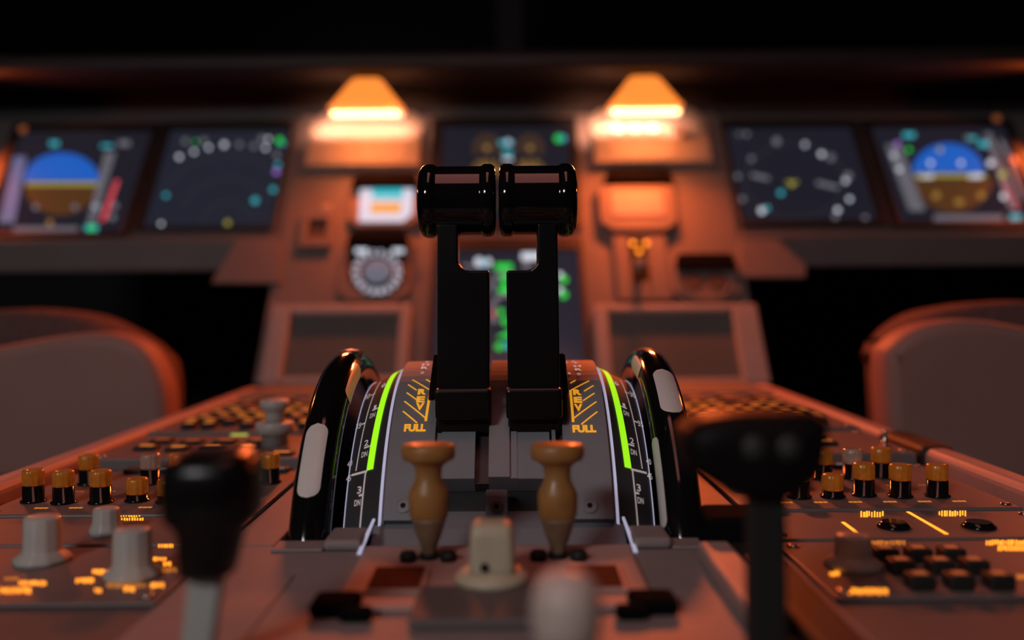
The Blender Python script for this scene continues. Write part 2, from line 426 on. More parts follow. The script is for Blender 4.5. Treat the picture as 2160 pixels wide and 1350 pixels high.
# sloping foot plate
b = MB(); b.prism([(X(-1, 0.0625), 0.472, 0.6335), (X(-1, 0.0625), 0.450, 0.6235), (X(-1, 0.0625), 0.450, 0.6215), (X(-1, 0.0625), 0.490, 0.6215), (X(-1, 0.0625), 0.490, 0.638)], (0.125, 0, 0)); b.build('foot_plate', M_quad, quad)
b = MB(); seg(b, X(-1, 0.079), X(1, 0.079), -2.0, 1.45, 0.02, 0.0995, n=48); b.build('drum_core', M_matte, quad)
for s in (-1, 1):
    b = MB(); b.box((X(s, 0.0625), 0.436, ZP + 0.0001), (X(s, 0.0805), 0.462, 0.6375), 0.0045, 4); b.box((X(s, 0.0805), 0.436, ZP + 0.0001), (X(s, 0.1045), 0.452, 0.6335), 0.001); b.build('fairing', M_ped, quad)
    b = MB(); b.prism([(X(s, 0.0612), 0.470, 0.6385), (X(s, 0.0624), 0.470, 0.6385), (X(s, 0.0636), 0.430, 0.6325), (X(s, 0.0618), 0.430, 0.6325)], (0, 0, 0.0009)); b.build('light_edge', M_edge, quad)
# trim scales
T_SC = 1.12
for s in (-1, 1):
    b = MB(); seg(b, X(s, O_IN), X(s, O_OUT), T_BACK, T_SC, 0.105, R_IN, R_OUT, 56); sc = b.build('trim_scale', M_scale, quad)
    def surf(o, t, up=0.0004): return cyl(X(s, o), t, rscale(o) + up)
    def band(b, o0, o1, t0, t1, up=0.0004, n=24, o2=None, o3=None):
        o2 = o0 if o2 is None else o2; o3 = o1 if o3 is None else o3
        pr = None
        for i in range(n + 1):
            k = i / n; t = t0 + (t1 - t0) * k
            q = (b.v(surf(o0 + (o2 - o0) * k, t, up)), b.v(surf(o1 + (o3 - o1) * k, t, up)))
            if pr: b.f([pr[0], pr[1], q[1], q[0]])
            pr = q
    def hs(px, py):
        x, t = hit(px, py, rscale); return abs(x - XC), t
    hsl = lambda px, py: hs(px, py)
    og, tg = hs(783, 992)
    (oa, ta), (ob, tb) = hs(819, 814), hs(780, 992); k0 = oa + (ob - oa) * (-0.3 - ta) / (tb - ta)
    b = MB(); band(b, max(0.0612, k0 - 0.0019), max(0.0645, k0 + 0.0019), -0.3, ta, o2=oa - 0.0019, o3=oa + 0.0018); band(b, oa - 0.0019, oa + 0.0018, ta, tb, o2=ob - 0.0019, o3=ob + 0.0018); b.build('green_band', M_green, sc)  # lit green
    b = MB(); b.mat(M_mark)
    H = hsl
    (oa, ta), (ob, tb) = H(804, 806), H(752, 994); band(b, oa, oa + 0.0006, ta, tb, o2=ob, o3=ob + 0.0006)      # thin scale line
    (oa, ta), (ob, tb) = H(775, 992), H(742, 1001); band(b, oa, ob, (ta + tb) / 2, (ta + tb) / 2 + 0.011)        # cross line
    (oa, ta), (ob, tb) = H(773, 995), H(761, 1114); band(b, oa, oa + 0.0008, ta, tb, o2=ob, o3=ob + 0.0008)      # lower line
    num = ((809, 814, '0', 9, 7), (791, 861, '1', 6, 10), (786, 877, 'DN', 12, 9), (773, 935, '2', 9, 12), (769, 959, 'DN', 13, 11), (758, 1034, '3', 9, 15), (754, 1061, 'DN', 13, 13),
           (775, 838, '30', 12, 9), (756, 900, '35', 12, 11), (738, 979, '40', 11, 12), (735.5, 1010, '45', 11, 13))
    for px, py, tx, wpx, hpx in num:
        o, t = H(px, py); dt = abs(H(px, py + hpx / 2)[1] - H(px, py - hpx / 2)[1]); wm = wpx / F * 0.51
        put_text(b, tx, lambda x, y: surf(o + s * x, t - y / 0.125), wm, dt * 0.125, 0.02)
    for px0, px1, py in ((805, 815, 817), (785, 797, 867), (768, 781, 946), (757, 764, 1046), (781, 790, 836), (761, 770, 897)):
        (oa, t0), (ob, _) = H(px0, py), H(px1, py); band(b, min(oa, ob), max(oa, ob), t0 - 0.005, t0 + 0.005, n=2)
    b.build('scale_marking', None, sc)
    b = MB(); seg(b, X(s, 0.0592), X(s, O_IN), T_BACK, T_SC + 0.03, 0.115, R_IN - 0.0004, R_IN + 0.0005, 56); b.build('light_edge', M_edge, sc)
    b = MB(); seg(b, X(s, O_OUT), X(s, O_OUT + 0.0006), T_BACK, T_SC, 0.115, R_OUT + 0.0006, R_OUT, 56); b.build('light_edge', M_edge, sc)

# ------------------------------------------------------------------ pitch trim wheels
def trim_wheel(s, marks, inner, label):
    x = X(s, 0.0915) + (-0.0025 if s < 0 else 0.0)
    t = thing('pitch_handwheel', label, 'wheel', (x, YC, ZC), 'black trim wheels')
    ra, rx = 0.0105, 0.0105; Rm = RW - ra
    b = MB(); b.torus((x, YC, ZC), Rm, ra, rx, 160, 28); b.build('rim', M_black, t)
    b = MB(); b.lathe([(Rm - 0.006, -0.002), (Rm - 0.006, 0.002)], (x, YC, ZC), 'X', 96); b.build('web', M_matte, t)
    for kind, lst in (('o', marks), ('i', inner)):
        for t0, t1 in lst:
            # capsule-shaped paint mark lying on the rim
            b = MB(); n, m = 40, 14
            cen = -0.10 if kind == 'o' else 1.35
            half = 0.58 if kind == 'o' else 0.45
            rows = []
            La = (t1 - t0) * RW / 2; wdt = half * ra
            for i in range(n + 1):
                k = -1 + 2 * i / n; l = k * La
                e = max(0.0, abs(l) - (La - wdt)); ww = math.sqrt(max(0.0, wdt * wdt - e * e)) if e < wdt else 0.0
                tt = (t0 + t1) / 2 + l / RW
                row = []
                for j in range(m + 1):
                    p = (cen + half * (-1 + 2 * j / m) * (ww / wdt)) * (1 if kind == 'o' else 1)
                    sg = -s if kind == 'i' else -s * 1
                    rr = Rm + (ra + 0.0003) * math.cos(p)
                    row.append(b.v((x + sg * (rx + 0.0003) * math.sin(p), YC - rr * math.sin(tt), ZC + rr * math.cos(tt))))
                rows.append(row)
            for i in range(n):
                for j in range(m): b.f([rows[i][j], rows[i][j + 1], rows[i + 1][j + 1], rows[i + 1][j]], True)
            b.build('white_mark', M_white, t, 'white painted mark')
    return t
trim_wheel(-1, [(0.70, 1.01), (-0.42, 0.05)], [(0.17, 0.50)], 'black trim wheel left of the quadrant, long white mark low on its near face')
trim_wheel(1, [(0.37, 0.66), (-0.62, -0.32)], [(0.04, 0.28), (0.74, 1.12)], 'black trim wheel right of the quadrant, white mark high on its near face')

# ------------------------------------------------------------------ thrust levers
def thrust_lever(s, label):
    t = thing('thrust_lever', label, 'lever', (X(s, 0.018), 0.52, 0.69), 'thrust levers on the quadrant')
    y0, y1 = 0.506, 0.528
    oo, oi, oa = 0.0330, 0.0046, 0.0212
    zt, zw, zf = 0.788, 0.7628, 0.676
    def P(o, z): return (X(s, o), y0, z)
    r = 0.006
    pts = [P(oo, zf), P(oi + 0.0004, zf), P(oi, zw)]
    pts += [P(oa - r, zw)] + [P(oa - r + r * math.sin(a), zw + r - r * math.cos(a)) for a in (0.4, 0.8, 1.2)] + [P(oa, zw + r), P(oa, zt), P(oo - 0.001, zt)]
    b = MB(); b.prism(pts, (0, y1 - y0, 0), 0.0011, 3); b.build('arm', M_lever, t)
    b = MB(); b.box((X(s, oi - 0.0006), 0.4985, 0.684), (X(s, oo + 0.0006), 0.515, 0.7005), 0.0018, 3); b.build('foot', M_lever, t)
    b = MB(); b.prism([(X(s, 0.0336), 0.502, 0.694), (X(s, 0.0336), 0.510, 0.697), (X(s, 0.0336), 0.545, 0.716), (X(s, 0.0336), 0.552, 0.7135), (X(s, 0.0336), 0.535, 0.700)], (s * 0.0042, 0, 0), 0.0008); b.build('side_tab', M_lever, t)
    zc = 0.8012; yc = 0.519
    k = 0.0202; q = 0.0190
    prof = [(0.004, 0.0432), (0.013, 0.0430), (0.0170, 0.0422), (0.0192, 0.0406), (k, 0.0382), (k, 0.0352), (q + 0.0004, 0.0338), (q, 0.0330), (q, 0.0326), (q, 0.0322), (q, 0.0318), (q, 0.0104), (q, 0.0100), (q, 0.0096), (q, 0.0092), (q + 0.0004, 0.0084), (k, 0.0072), (k, 0.0035), (0.0190, 0.0016), (0.0150, 0.0008), (0.004, 0.0007)]
    b = MB(); b.lathe([(rr, s * o) for rr, o in prof], (XC, yc, zc), 'X', 64); b.build('handle', M_handle, t)
    return t
thrust_lever(-1, 'left black thrust lever with glossy barrel handle standing on the grey quadrant')
thrust_lever(1, 'right black thrust lever with glossy barrel handle standing on the grey quadrant')

# ------------------------------------------------------------------ engine panel and what stands on it
ep = thing('engine_start_unit', 'reddish lit engine start panel in front of the quadrant foot', 'panel', (XC, 0.40, ZP))
b = MB(); b.box((X(-1, 0.0605), 0.352, ZP), (X(1, 0.0605), 0.437, 0.6345), 0.001)
b.build('faceplate', mat('engine_paint', (0.50, 0.30, 0.26), 0.6, noise=0.05, scale=50), ep)
for s in (-1, 1):
    b = MB(); b.mat(MATS['engine_paint']); b.box((X(s, 0.0275), 0.366, 0.6345), (X(s, 0.052), 0.398, 0.6362), 0.0006); b.mat(mat('window_red', (0.09, 0.018, 0.01), 0.8, spec=0.1, noise=0.1)); b.box((X(s, 0.0295), 0.368, 0.6362), (X(s, 0.050), 0.396, 0.6367), 0.0003); b.build('fire_window', None, ep)
    b = MB(); b.box((X(s, 0.050), 0.345, ZP), (X(s, 0.068), 0.362, 0.638), 0.003, 3); b.box((X(s, 0.044), 0.340, ZP), (X(s, 0.056), 0.348, 0.637), 0.002); b.build('corner_clip', mat('hood_black', (0.004, 0.004, 0.004), 0.95, spec=0.05, noise=0.1), ep)
b = MB(); b.box((XC - 0.030, 0.332, ZP), (XC + 0.032, 0.372, 0.6363), 0.0015); b.build('selector_plate', M_panel2, ep)

def master_switch(xpx, s, label):
    c = on_z(xpx, 1192, 0.6345); c.y = 0.416; x = (xpx - HX) / F * c.y
    t = thing('engine_master_switch', label, 'switch', (x, c.y, 0.6345), 'engine master switches')
    k = c.y / F
    zz = lambda py: at(xpx, py, c.y).z
    up = [(36, 1093), (41, 1086), (42.5, 1045), (40, 1034), (30, 1016), (27, 1003), (29, 985), (40, 974), (54, 968), (57, 958), (57, 942), (53, 937), (20, 936)]
    b = MB(); b.lathe([(r * k, zz(py)) for r, py in up], (x, c.y, 0), 'Z', 32, 0.85); b.build('knob', M_tan, t)
    dn = [(15, 1186), (16, 1160), (18, 1150), (26, 1130), (35, 1100), (38, 1093), (36, 1090)]
    b = MB(); b.lathe([(r * k, zz(py)) for r, py in dn], (x, c.y, 0), 'Z', 32); b.build('shank', M_tan2, t, 'dull bronze shank')
    b = MB(); b.lathe([(0.004, 0.6345), (0.004, 0.637)], (x, c.y, 0), 'Z', 24); b.build('collar', M_matte, t)
    for d in (-1, 1):
        b = MB(); b.lathe([(0.0036, 0.6345), (0.0038, 0.637), (0.0030, 0.6385), (0.001, 0.639)], (x + d * 0.0088, c.y - 0.004, 0), 'Z', 20); b.build('guard_post', M_matte, t)
master_switch(901, -1, 'left flat-topped amber engine master switch standing before the left lever')
master_switch(1173, 1, 'right flat-topped amber engine master switch standing before the right lever')

ms = thing('mode_selector', 'square ivory selector knob with a small hole on its front, between the amber switches', 'knob', (-0.0087, 0.378, 0.6363))
x = -0.0087
b = MB(); b.mat(M_ivory); b.loft([((x, 0.378, z), a, a) for z, a in ((0.6405, 0.0094), (0.643, 0.0091), (0.655, 0.0086), (0.6582, 0.0080), (0.6596, 0.0066), (0.66, 0.004))], 40, 6.0)
b.build('knob', None, ms)
b = MB(); b.lathe([(0.0017, -0.0012), (0.0017, 0.002)], (x - 0.0027, 0.3691, 0.6438), 'Y', 20); b.build('hole', M_dark, ms)
b = MB(); b.lathe([(0.0150, 0.6363), (0.0150, 0.638), (0.0125, 0.6405), (0.009, 0.6412)], (x, 0.378, 0), 'Z', 40); b.build('skirt', M_ivory, ms)

rt = thing('round_selector', 'blurred pale round knob nearest the camera at the foot of the pedestal', 'knob', (0.0137, 0.25, ZP))
b = MB(); b.lathe([(0.0105, ZP), (0.0098, 0.640), (0.0085, 0.655), (0.0084, 0.660)], (0.0137, 0.25, 0), 'Z', 32); b.build('stem', M_greyknob, rt)
b = MB(); b.lathe([(0.0082, 0.659), (0.0092, 0.662), (0.0094, 0.668), (0.0084, 0.673), (0.006, 0.676), (0.002, 0.6772)], (0.0137, 0.25, 0), 'Z', 32); b.build('cap', mat('pale_knob', (0.62, 0.50, 0.44), 0.4, noise=0.05), rt)

# speed brake lever
yb = 0.30
sb = thing('speed_brake_lever', 'blurred black lever handle on a pale shaft left of the quadrant', 'lever', (-0.101, yb, ZP))
z = lambda py: at(445, py, yb).z
xx = lambda px: (px - HX) / F * yb
b = MB(); b.loft([((xx(c), yb, z(py)), hw / F * yb, d) for py, c, hw, d in ((1212, 432, 46, 0.007), (1205, 434, 56, 0.009), (1120, 442, 68, 0.010), (1100, 444, 82, 0.012), (1085, 446, 98, 0.014), (1040, 447, 102, 0.015), (990, 448, 99, 0.015), (965, 452, 88, 0.014), (953, 456, 70, 0.011), (948, 458, 40, 0.006))], 36, 3.0)
b.build('handle', mat('handle_black_worn', (0.007, 0.006, 0.006), 0.28, spec=0.35, noise=0.2), sb)
b = MB(); b.prism([(xx(375), yb - 0.003, ZP + 0.0002), (xx(437), yb - 0.003, ZP + 0.0002), (xx(470), yb - 0.003, z(1205)), (xx(398), yb - 0.003, z(1205))], (0, 0.006, 0), 0.001); b.build('shaft', M_paleshaft, sb, 'pale grey shaft')
b = MB(); b.box((X(-1, 0.085), 0.25, ZP), (X(-1, 0.100), 0.40, ZP + 0.0006), 0.0002); b.build('slot_plate', M_ped, sb)

# flap lever
yf = 0.30
fl = thing('flap_lever', 'blurred wide black flap lever handle right of the quadrant', 'lever', (0.083, yf, ZP))
z = lambda py: at(1570, py, yf).z
b = MB(); b.loft([((xx(c), yf, z(py)), hw / F * yf, d) for py, c, hw, d in ((1042, 1605, 48, 0.008), (1030, 1600, 80, 0.010), (1000, 1590, 118, 0.013), (980, 1580, 140, 0.014), (940, 1576, 150, 0.015), (905, 1578, 152, 0.015), (885, 1590, 140, 0.014), (872, 1600, 115, 0.011), (866, 1610, 70, 0.007))], 36, 4.0)
b.build('handle', mat('handle_black_satin', (0.007, 0.006, 0.006), 0.5, spec=0.12, noise=0.2), fl)
for px in (1590, 1664):
    c = at(px, 945, yf - 0.0145); b = MB(); b.lathe([(0.0036, 0.002), (0.0036, -0.0006), (0.0026, -0.0013), (0.001, -0.0016)], c, 'Y', 24); b.build('button_or_glint', mat('glint_grey', (0.035, 0.04, 0.036), 0.5, noise=0.05), fl, 'grey painted glint on the handle')  # the dome light's two glints on the handle, made as grey discs
b = MB(); b.box((xx(1572), yf - 0.004, ZP + 0.0002), (xx(1650), yf + 0.004, z(1035)), 0.001); b.build('stem', M_matte, fl)
b = MB(); b.box((X(1, 0.094), 0.420, ZP + 0.0002), (X(1, 0.128), 0.452, 0.650), 0.004, 3); b.build('gate', mat('hood_black', (0.004, 0.004, 0.004), 0.95, spec=0.05, noise=0.1), fl)
b = MB(); b.box((X(1, 0.0885), 0.325, ZP + 0.0002), (X(1, 0.1025), 0.4195, 0.6405), 0.002, 3); b.build('stop_block', M_rail, fl)
b = MB(); b.box((X(1, 0.1028), 0.285, ZP + 0.0002), (X(1, 0.120), 0.4195, 0.6400), 0.002, 3); b.build('slot_cover', M_matte, fl)

# ------------------------------------------------------------------ units on the two sides of the pedestal
def key(b, x, y, z, w, d, h, body, top, mw=0.55, md=0.35):
    b.mat(body); b.box((x - w / 2, y - d / 2, z), (x + w / 2, y + d / 2, z + h), min(w, d, h) * 0.2)
    if top: b.mat(top); b.box((x - w * mw / 2, y - d * md / 2, z + h), (x + w * mw / 2, y + d * md / 2, z + h + 0.0003))
def dzus(b, x, y, z):
    b.mat(M_chrome); b.lathe([(0.0030, z), (0.0028, z + 0.0008), (0.001, z + 0.0010)], (x, y, 0), 'Z', 16)
SIDEN = {-1: 'left', 1: 'right'}
U0, U1 = 0.1335, 0.2865
def unit(name, s, label, cat, y0, y1, ztop, group):
    t = thing(name, label, cat, (X(s, (U0 + U1) / 2), (y0 + y1) / 2, ZB), group)
    b = MB(); b.mat(M_unit); b.box((X(s, U0), y0, ZB + 0.0003), (X(s, U1), y1, ztop), 0.0012)
    for yy in (y0 + 0.008, y1 - 0.008):
        for o in (U0 + 0.006, U1 - 0.006): dzus(b, X(s, o), yy, ztop)
    b.build('faceplate', None, t)
    return t
Z_A, Z_B, Z_C, Z_D, Z_E = 0.6415, 0.6385, 0.6315, 0.6305, 0.6300
for s in (-1, 1):
    sd = SIDEN[s]
    # keyboard unit farthest forward
    t = unit('keyboard_unit', s, f'{sd} keyboard unit with rows of amber lit keys below the {sd} dead screen', 'keyboard', 0.762, 1.125, Z_A, 'keyboard units')
    for j in range(7):
        for i in range(8):
            if (i + j * 3) % 17 == 5: continue
            o = U0 + 0.014 + i * 0.0158 + (0.004 if j % 2 else 0); y = 0.778 + j * 0.019
            if y > 1.0 and i % 3 == 1: continue
            b = MB(); key(b, X(s, o), y, Z_A, 0.0105, 0.0115, 0.0055, M_matte, M_legend2 if (i * 5 + j * 3 + (s > 0)) % 4 else M_legend3, 0.62, 0.55); b.build('key', None, t)
    for j in range(2):
        for i in range(4):
            o = U0 + 0.022 + i * 0.034; y = 0.93 + j * 0.03
            b = MB(); key(b, X(s, o), y, Z_A, 0.022, 0.014, 0.005, M_matte, M_legend3, 0.8, 0.6); b.build('function_key', None, t)
    b = MB(); b.mat(M_panel2); b.box((X(s, U0 + 0.004), 1.0, Z_A), (X(s, U1 - 0.004), 1.12, Z_A + 0.004), 0.001); b.build('display_frame', None, t)
    if s < 0:
        b = MB(); c0, c1 = at(487, 918, 0.7615), at(522, 918, 0.7615); b.mat(G['yg']); b.box((c0.x, 0.7612, c0.z - 0.0008), (c1.x, 0.763, c0.z + 0.0010)); b.build('annunciator', None, t, 'lit yellow-green strip on the front edge')
    # radio unit
    t = unit('radio_unit', s, f'{sd} radio tuning unit with a row of dark buttons behind the {sd} audio knobs', 'radio', 0.655, 0.759, Z_B, 'radio tuning units')
    for j in range(2):
        for i in range(4):
            o = U0 + 0.052 + i * 0.025 if s < 0 else U0 + 0.012 + i * 0.030; y = 0.688 + j * 0.030 + (0.006 if i == 3 else 0)
            b = MB(); key(b, X(s, o), y, Z_B, 0.016, 0.013, 0.003, M_matte, M_legend2 if j == 0 else M_legend3, 0.6, 0.4); b.build('button_or_glint', None, t)
    b = MB(); key(b, X(s, U0 + 0.022), 0.667, Z_B, 0.018, 0.010, 0.002, M_matte, M_legend2, 0.6, 0.4); b.build('button_or_glint', None, t)
    if s < 0:
        xk = at(580, 930, 0.71).x
        b = MB(); b.lathe([(0.0098, Z_B), (0.0098, Z_B + 0.0085), (0.0140, Z_B + 0.0095), (0.0142, Z_B + 0.0168), (0.0136, Z_B + 0.0174), (0.006, Z_B + 0.0174)], (xk, 0.71, 0), 'Z', 40); kn = b.build('dual_knob', M_greyknob, t, 'large grey concentric knob')
        b = MB(); b.lathe([(0.0072, Z_B + 0.0174), (0.0066, Z_B + 0.022), (0.0078, Z_B + 0.0265), (0.0108, Z_B + 0.0280), (0.0110, Z_B + 0.0330), (0.0098, Z_B + 0.0340), (0.003, Z_B + 0.0341)], (xk, 0.71, 0), 'Z', 40); b.build('inner_knob', M_greyknob, kn)
    else:
        c = on_z(1866, 947, Z_B)
        b = MB(); b.lathe([(0.0045, Z_B), (0.0045, Z_B + 0.002), (0.0018, Z_B + 0.0022), (0.0017, Z_B + 0.011), (0.0022, Z_B + 0.013), (0.001, Z_B + 0.0135)], (c.x, c.y, 0), 'Z', 16); b.build('toggle', M_chrome, t, 'small steel toggle switch')
    # audio unit
    t = unit('audio_unit', s, f'{sd} audio control unit crowded with fluted amber push knobs', 'audio panel', 0.518, 0.652, Z_C, 'audio control units')
    rows = [(0.548, [0.153, 0.1725, 0.192, 0.2115, 0.231, 0.2525, 0.272]), (0.602, [0.147, 0.165, 0.184, 0.204, 0.223, 0.2425, 0.262])]
    for j, (y, lst) in enumerate(rows):
        for i, o in enumerate(lst):
            if s < 0: cap = (M_ambercap, M_ambercap)[j]; low = i in (2, 3) and j == 0
            else: cap = M_ambercap; low = (i == 2 and j == 0) or (i == 1 and j == 1)
            if s < 0 and j == 1 and i in (4,): cap = M_clearcap
            if s > 0 and j == 1 and i in (1, 3, 4, 6): cap = M_clearcap if i % 2 == 0 else M_ambercap
            if s > 0 and j == 0 and i == 6: continue
            if s < 0 and j == 1 and i in (1, 2, 5): continue
            if s > 0 and j == 1 and i in (6,): continue
            if s < 0 and j == 0 and i == 0: continue
            xk = X(s, o); yk = y + (0.004 if (i + j) % 3 == 0 else 0); h0 = 0.004 if low else 0.0095
            b = MB(); b.lathe([(0.0072, Z_C), (0.0072, Z_C + 0.0012), (0.0060, Z_C + 0.0015), (0.0060, Z_C + h0), (0.0052, Z_C + h0 + 0.0003)], (xk, yk, 0), 'Z', 28); kb = b.build('knob', M_black, t)
            ht = 0.0095
            b = MB(); b.lathe([(0.0058, Z_C + h0 + 0.0003), (0.0062, Z_C + h0 + 0.001), (0.0062, Z_C + h0 + ht - 0.0012), (0.0055, Z_C + h0 + ht - 0.0002), (0.003, Z_C + h0 + ht)], (xk, yk, 0), 'Z', 48, 1.0, 12, 0.07); b.build('lit_cap', cap, kb, 'fluted clear cap' if cap is M_clearcap else 'fluted amber lit cap')
    b = MB()
    for i in range(6):
        for yy, m in ((0.533, M_legend2), (0.578, M_legend3)):
            o = 0.153 + i * 0.0195 + 0.008
            for q in range(3): b.mat(m); b.box((X(s, o) + (q - 1) * 0.0026 - 0.001, yy, Z_C), (X(s, o) + (q - 1) * 0.0026 + 0.001, yy + 0.0022, Z_C + 0.0003))
    b.build('legend', None, t, 'amber lit lettering')
    b = MB()
    for i in range(6): key(b, X(s, 0.150 + i * 0.0195), 0.640, Z_C, 0.013, 0.010, 0.003, M_matte, None)
    b.mat(G['wd'])
    for i in range(5): b.box((X(s, 0.150 + i * 0.0195) - 0.004, 0.6345, Z_C + 0.003), (X(s, 0.150 + i * 0.0195) + 0.004, 0.636, Z_C + 0.0034))
    b.build('call_key_row', None, t)

def bars(t, lst, z):
    """lines of blurred lettering (x0, x1, y0, y1) in pixels, on the plane z; every line is a part"""
    for x0, x1, y0, y1, m in lst:
        b = MB(); b.mat(m); p = [on_z(x0, y1, z), on_z(x1, y1, z), on_z(x1, y0, z), on_z(x0, y0, z)]
        n = max(2, round((x1 - x0) / 5.5))
        for k in range(n):
            wd = random.uniform(0.45, 0.8); r0 = random.choice((0, 0, 0.2)); r1 = random.choice((1, 1, 0.85))
            q = []
            for al, rr in ((k / n, r0), ((k + wd) / n, r0), ((k + wd) / n, r1), (k / n, r1)): q.append(p[0].lerp(p[1], al).lerp(p[3].lerp(p[2], al), rr))
            b.prism([(v.x, v.y, z) for v in q], (0, 0, 0.0003))
        b.build('legend', None, t, 'amber lit lettering')
def grey_knob(t, px, py, z, r0, r1, h, label=None):
    c = on_z(px, py, z)
    b = MB(); b.lathe([(r0, z), (r0, z + 0.0022), (r1 * 1.08, z + 0.0045), (r1, z + 0.006), (r1 * 0.96, z + h - 0.0012), (r1 * 0.88, z + h), (r1 * 0.3, z + h + 0.0001)], (c.x, c.y, 0), 'Z', 40, 1.0, 10, 0.05)
    return b.build('rotary_knob', M_greyknob, t, label)
# left: light dimming unit and weather radar unit
t = unit('dimmer_unit', -1, 'left lighting dimmer unit with two lines of amber lettering and a grey knob', 'panel', 0.459, 0.515, Z_D, 'dimmer units')
bars(t, [(232, 298, 1086, 1091, M_legend), (250, 305, 1093, 1098, M_legend), (232, 262, 1122, 1130, M_legend), (60, 130, 1086, 1091, M_legend)], Z_D)
grey_knob(t, 225, 1125, Z_D, 0.0085, 0.0068, 0.013)
t = unit('radar_unit', -1, 'weather radar unit with pale grey knobs ringed by blurred amber legends', 'panel', 0.372, 0.456, Z_E, None)
bars(t, [(334, 368, 1148, 1155, M_legend), (318, 352, 1176, 1183, M_legend), (345, 363, 1186, 1194, M_legend), (338, 375, 1198, 1208, M_legend2), (195, 232, 1202, 1212, M_legend), (160, 200, 1220, 1230, M_legend), (200, 215, 1242, 1250, M_legend), (225, 310, 1232, 1240, M_legend2), (262, 285, 1238, 1248, M_legend), (318, 348, 1230, 1240, M_legend), (40, 100, 1226, 1236, M_legend), (0, 66, 1240, 1252, M_legend), (10, 40, 1218, 1224, M_legend2)], Z_E)
grey_knob(t, 280, 1216, Z_E, 0.0122, 0.0082, 0.0205)
grey_knob(t, 90, 1184, Z_E, 0.0125, 0.0084, 0.0205)
# right: light dimming unit and transponder unit
t = unit('dimmer_unit', 1, 'right lighting dimmer unit with dark round knobs and slanted amber lines', 'panel', 0.459, 0.515, Z_D, 'dimmer units')
bars(t, [(1815, 1866, 1079, 1091, M_legend), (1980, 2040, 1078, 1089, M_legend), (1838, 1912, 1141, 1150, M_legend2)], Z_D)
for p, q in (((1778, 1102), (1817, 1131)), ((1915, 1080), (1997, 1127))):
    a, c = on_z(*p, Z_D), on_z(*q, Z_D); d = Vector((0.0009, 0, 0))
    b2 = MB(); b2.prism([(a - d)[:2] + (Z_D,), (c - d)[:2] + (Z_D,), (c + d)[:2] + (Z_D,), (a + d)[:2] + (Z_D,)], (0, 0, 0.0003)); b2.build('lit_line', M_legend, t, 'slanted amber lit line')
for px in (1885, 2064):
    c = on_z(px, 1112, Z_D); b = MB(); b.lathe([(0.0085, Z_D), (0.0085, Z_D + 0.001), (0.0065, Z_D + 0.0025), (0.006, Z_D + 0.003)], (c.x, c.y, 0), 'Z', 32); b.build('rotary_knob', M_black, t, 'low black round knob')
t = unit('transponder_unit', 1, 'transponder unit with a small dark keypad and bold amber legends', 'panel', 0.372, 0.456, Z_E, None)
bars(t, [(2080, 2165, 1140, 1150, M_legend), (2105, 2165, 1152, 1162, M_legend), (1750, 1772, 1206, 1216, M_legend), (1785, 1874, 1242, 1254, M_legend), (2145, 2180, 1212, 1222, M_legend2)], Z_E)
for j, (y0, xs_) in enumerate(((1182, (1866, 1936, 2006)), (1208, (1900, 1982, 2054)), (1240, (1940, 2022, 2106)))):
    for px in xs_:
        c = on_z(px, y0, Z_E); b = MB(); key(b, c.x, c.y, Z_E, 0.0105, 0.0095, 0.006, M_matte, M_legend3, 0.5, 0.5); b.build('key', None, t)
grey_knob(t, 1800, 1196, Z_E, 0.0125, 0.0080, 0.014)

# ------------------------------------------------------------------ main instrument panel
mp = thing('instrument_panel', 'wide main instrument panel below the glareshield, glowing orange beneath the lamps', 'panel', (0, 1.3, 0.64))
uL, uR = pan(585, 520)[0], pan(1562, 520)[0]
vT = pan(1080, 240)[1]; vM = pan(1080, 500)[1]; vM2 = pan(1080, 592)[1]; v0 = pan(1080, 806)[1]
b = MB(PM); b.box((uL, v0, -0.03), (uR, vT, -0.0003), 0.002); b.build('center_board', M_panel, mp)
for s in (-1, 1):
    ue = uL if s < 0 else uR
    b = MB(PM); b.box((ue + s * 0.0005, vM, -0.03), (s * 0.85, vT, -0.0043), 0.002); b.build('side_board', M_panel2, mp)
    p0 = PM @ Vector((0, vM, -0.004))
    b = MB(); b.box((ue + s * 0.0005, p0.y - 0.012, p0.z - 0.042), (s * 0.85, p0.y + 0.02, p0.z + 0.003), 0.004); b.build('lower_lip', M_lip, mp)
# bracket to the right of the middle board
q = [(1560, 505), (1640, 505), (1700, 560), (1700, 584), (1560, 584)]
b = MB(PM); b.prism([(*pan(x, y, 0.006), 0.0) for x, y in q], (0, 0, 0.006), 0.001); b.build('corner_bracket', M_panel, mp)
q = [(500, 505), (590, 505), (590, 596), (445, 596)]
b = MB(PM); b.prism([(*pan(x, y, 0.006), 0.0) for x, y in q], (0, 0, 0.006), 0.001); b.build('corner_bracket', M_panel, mp)

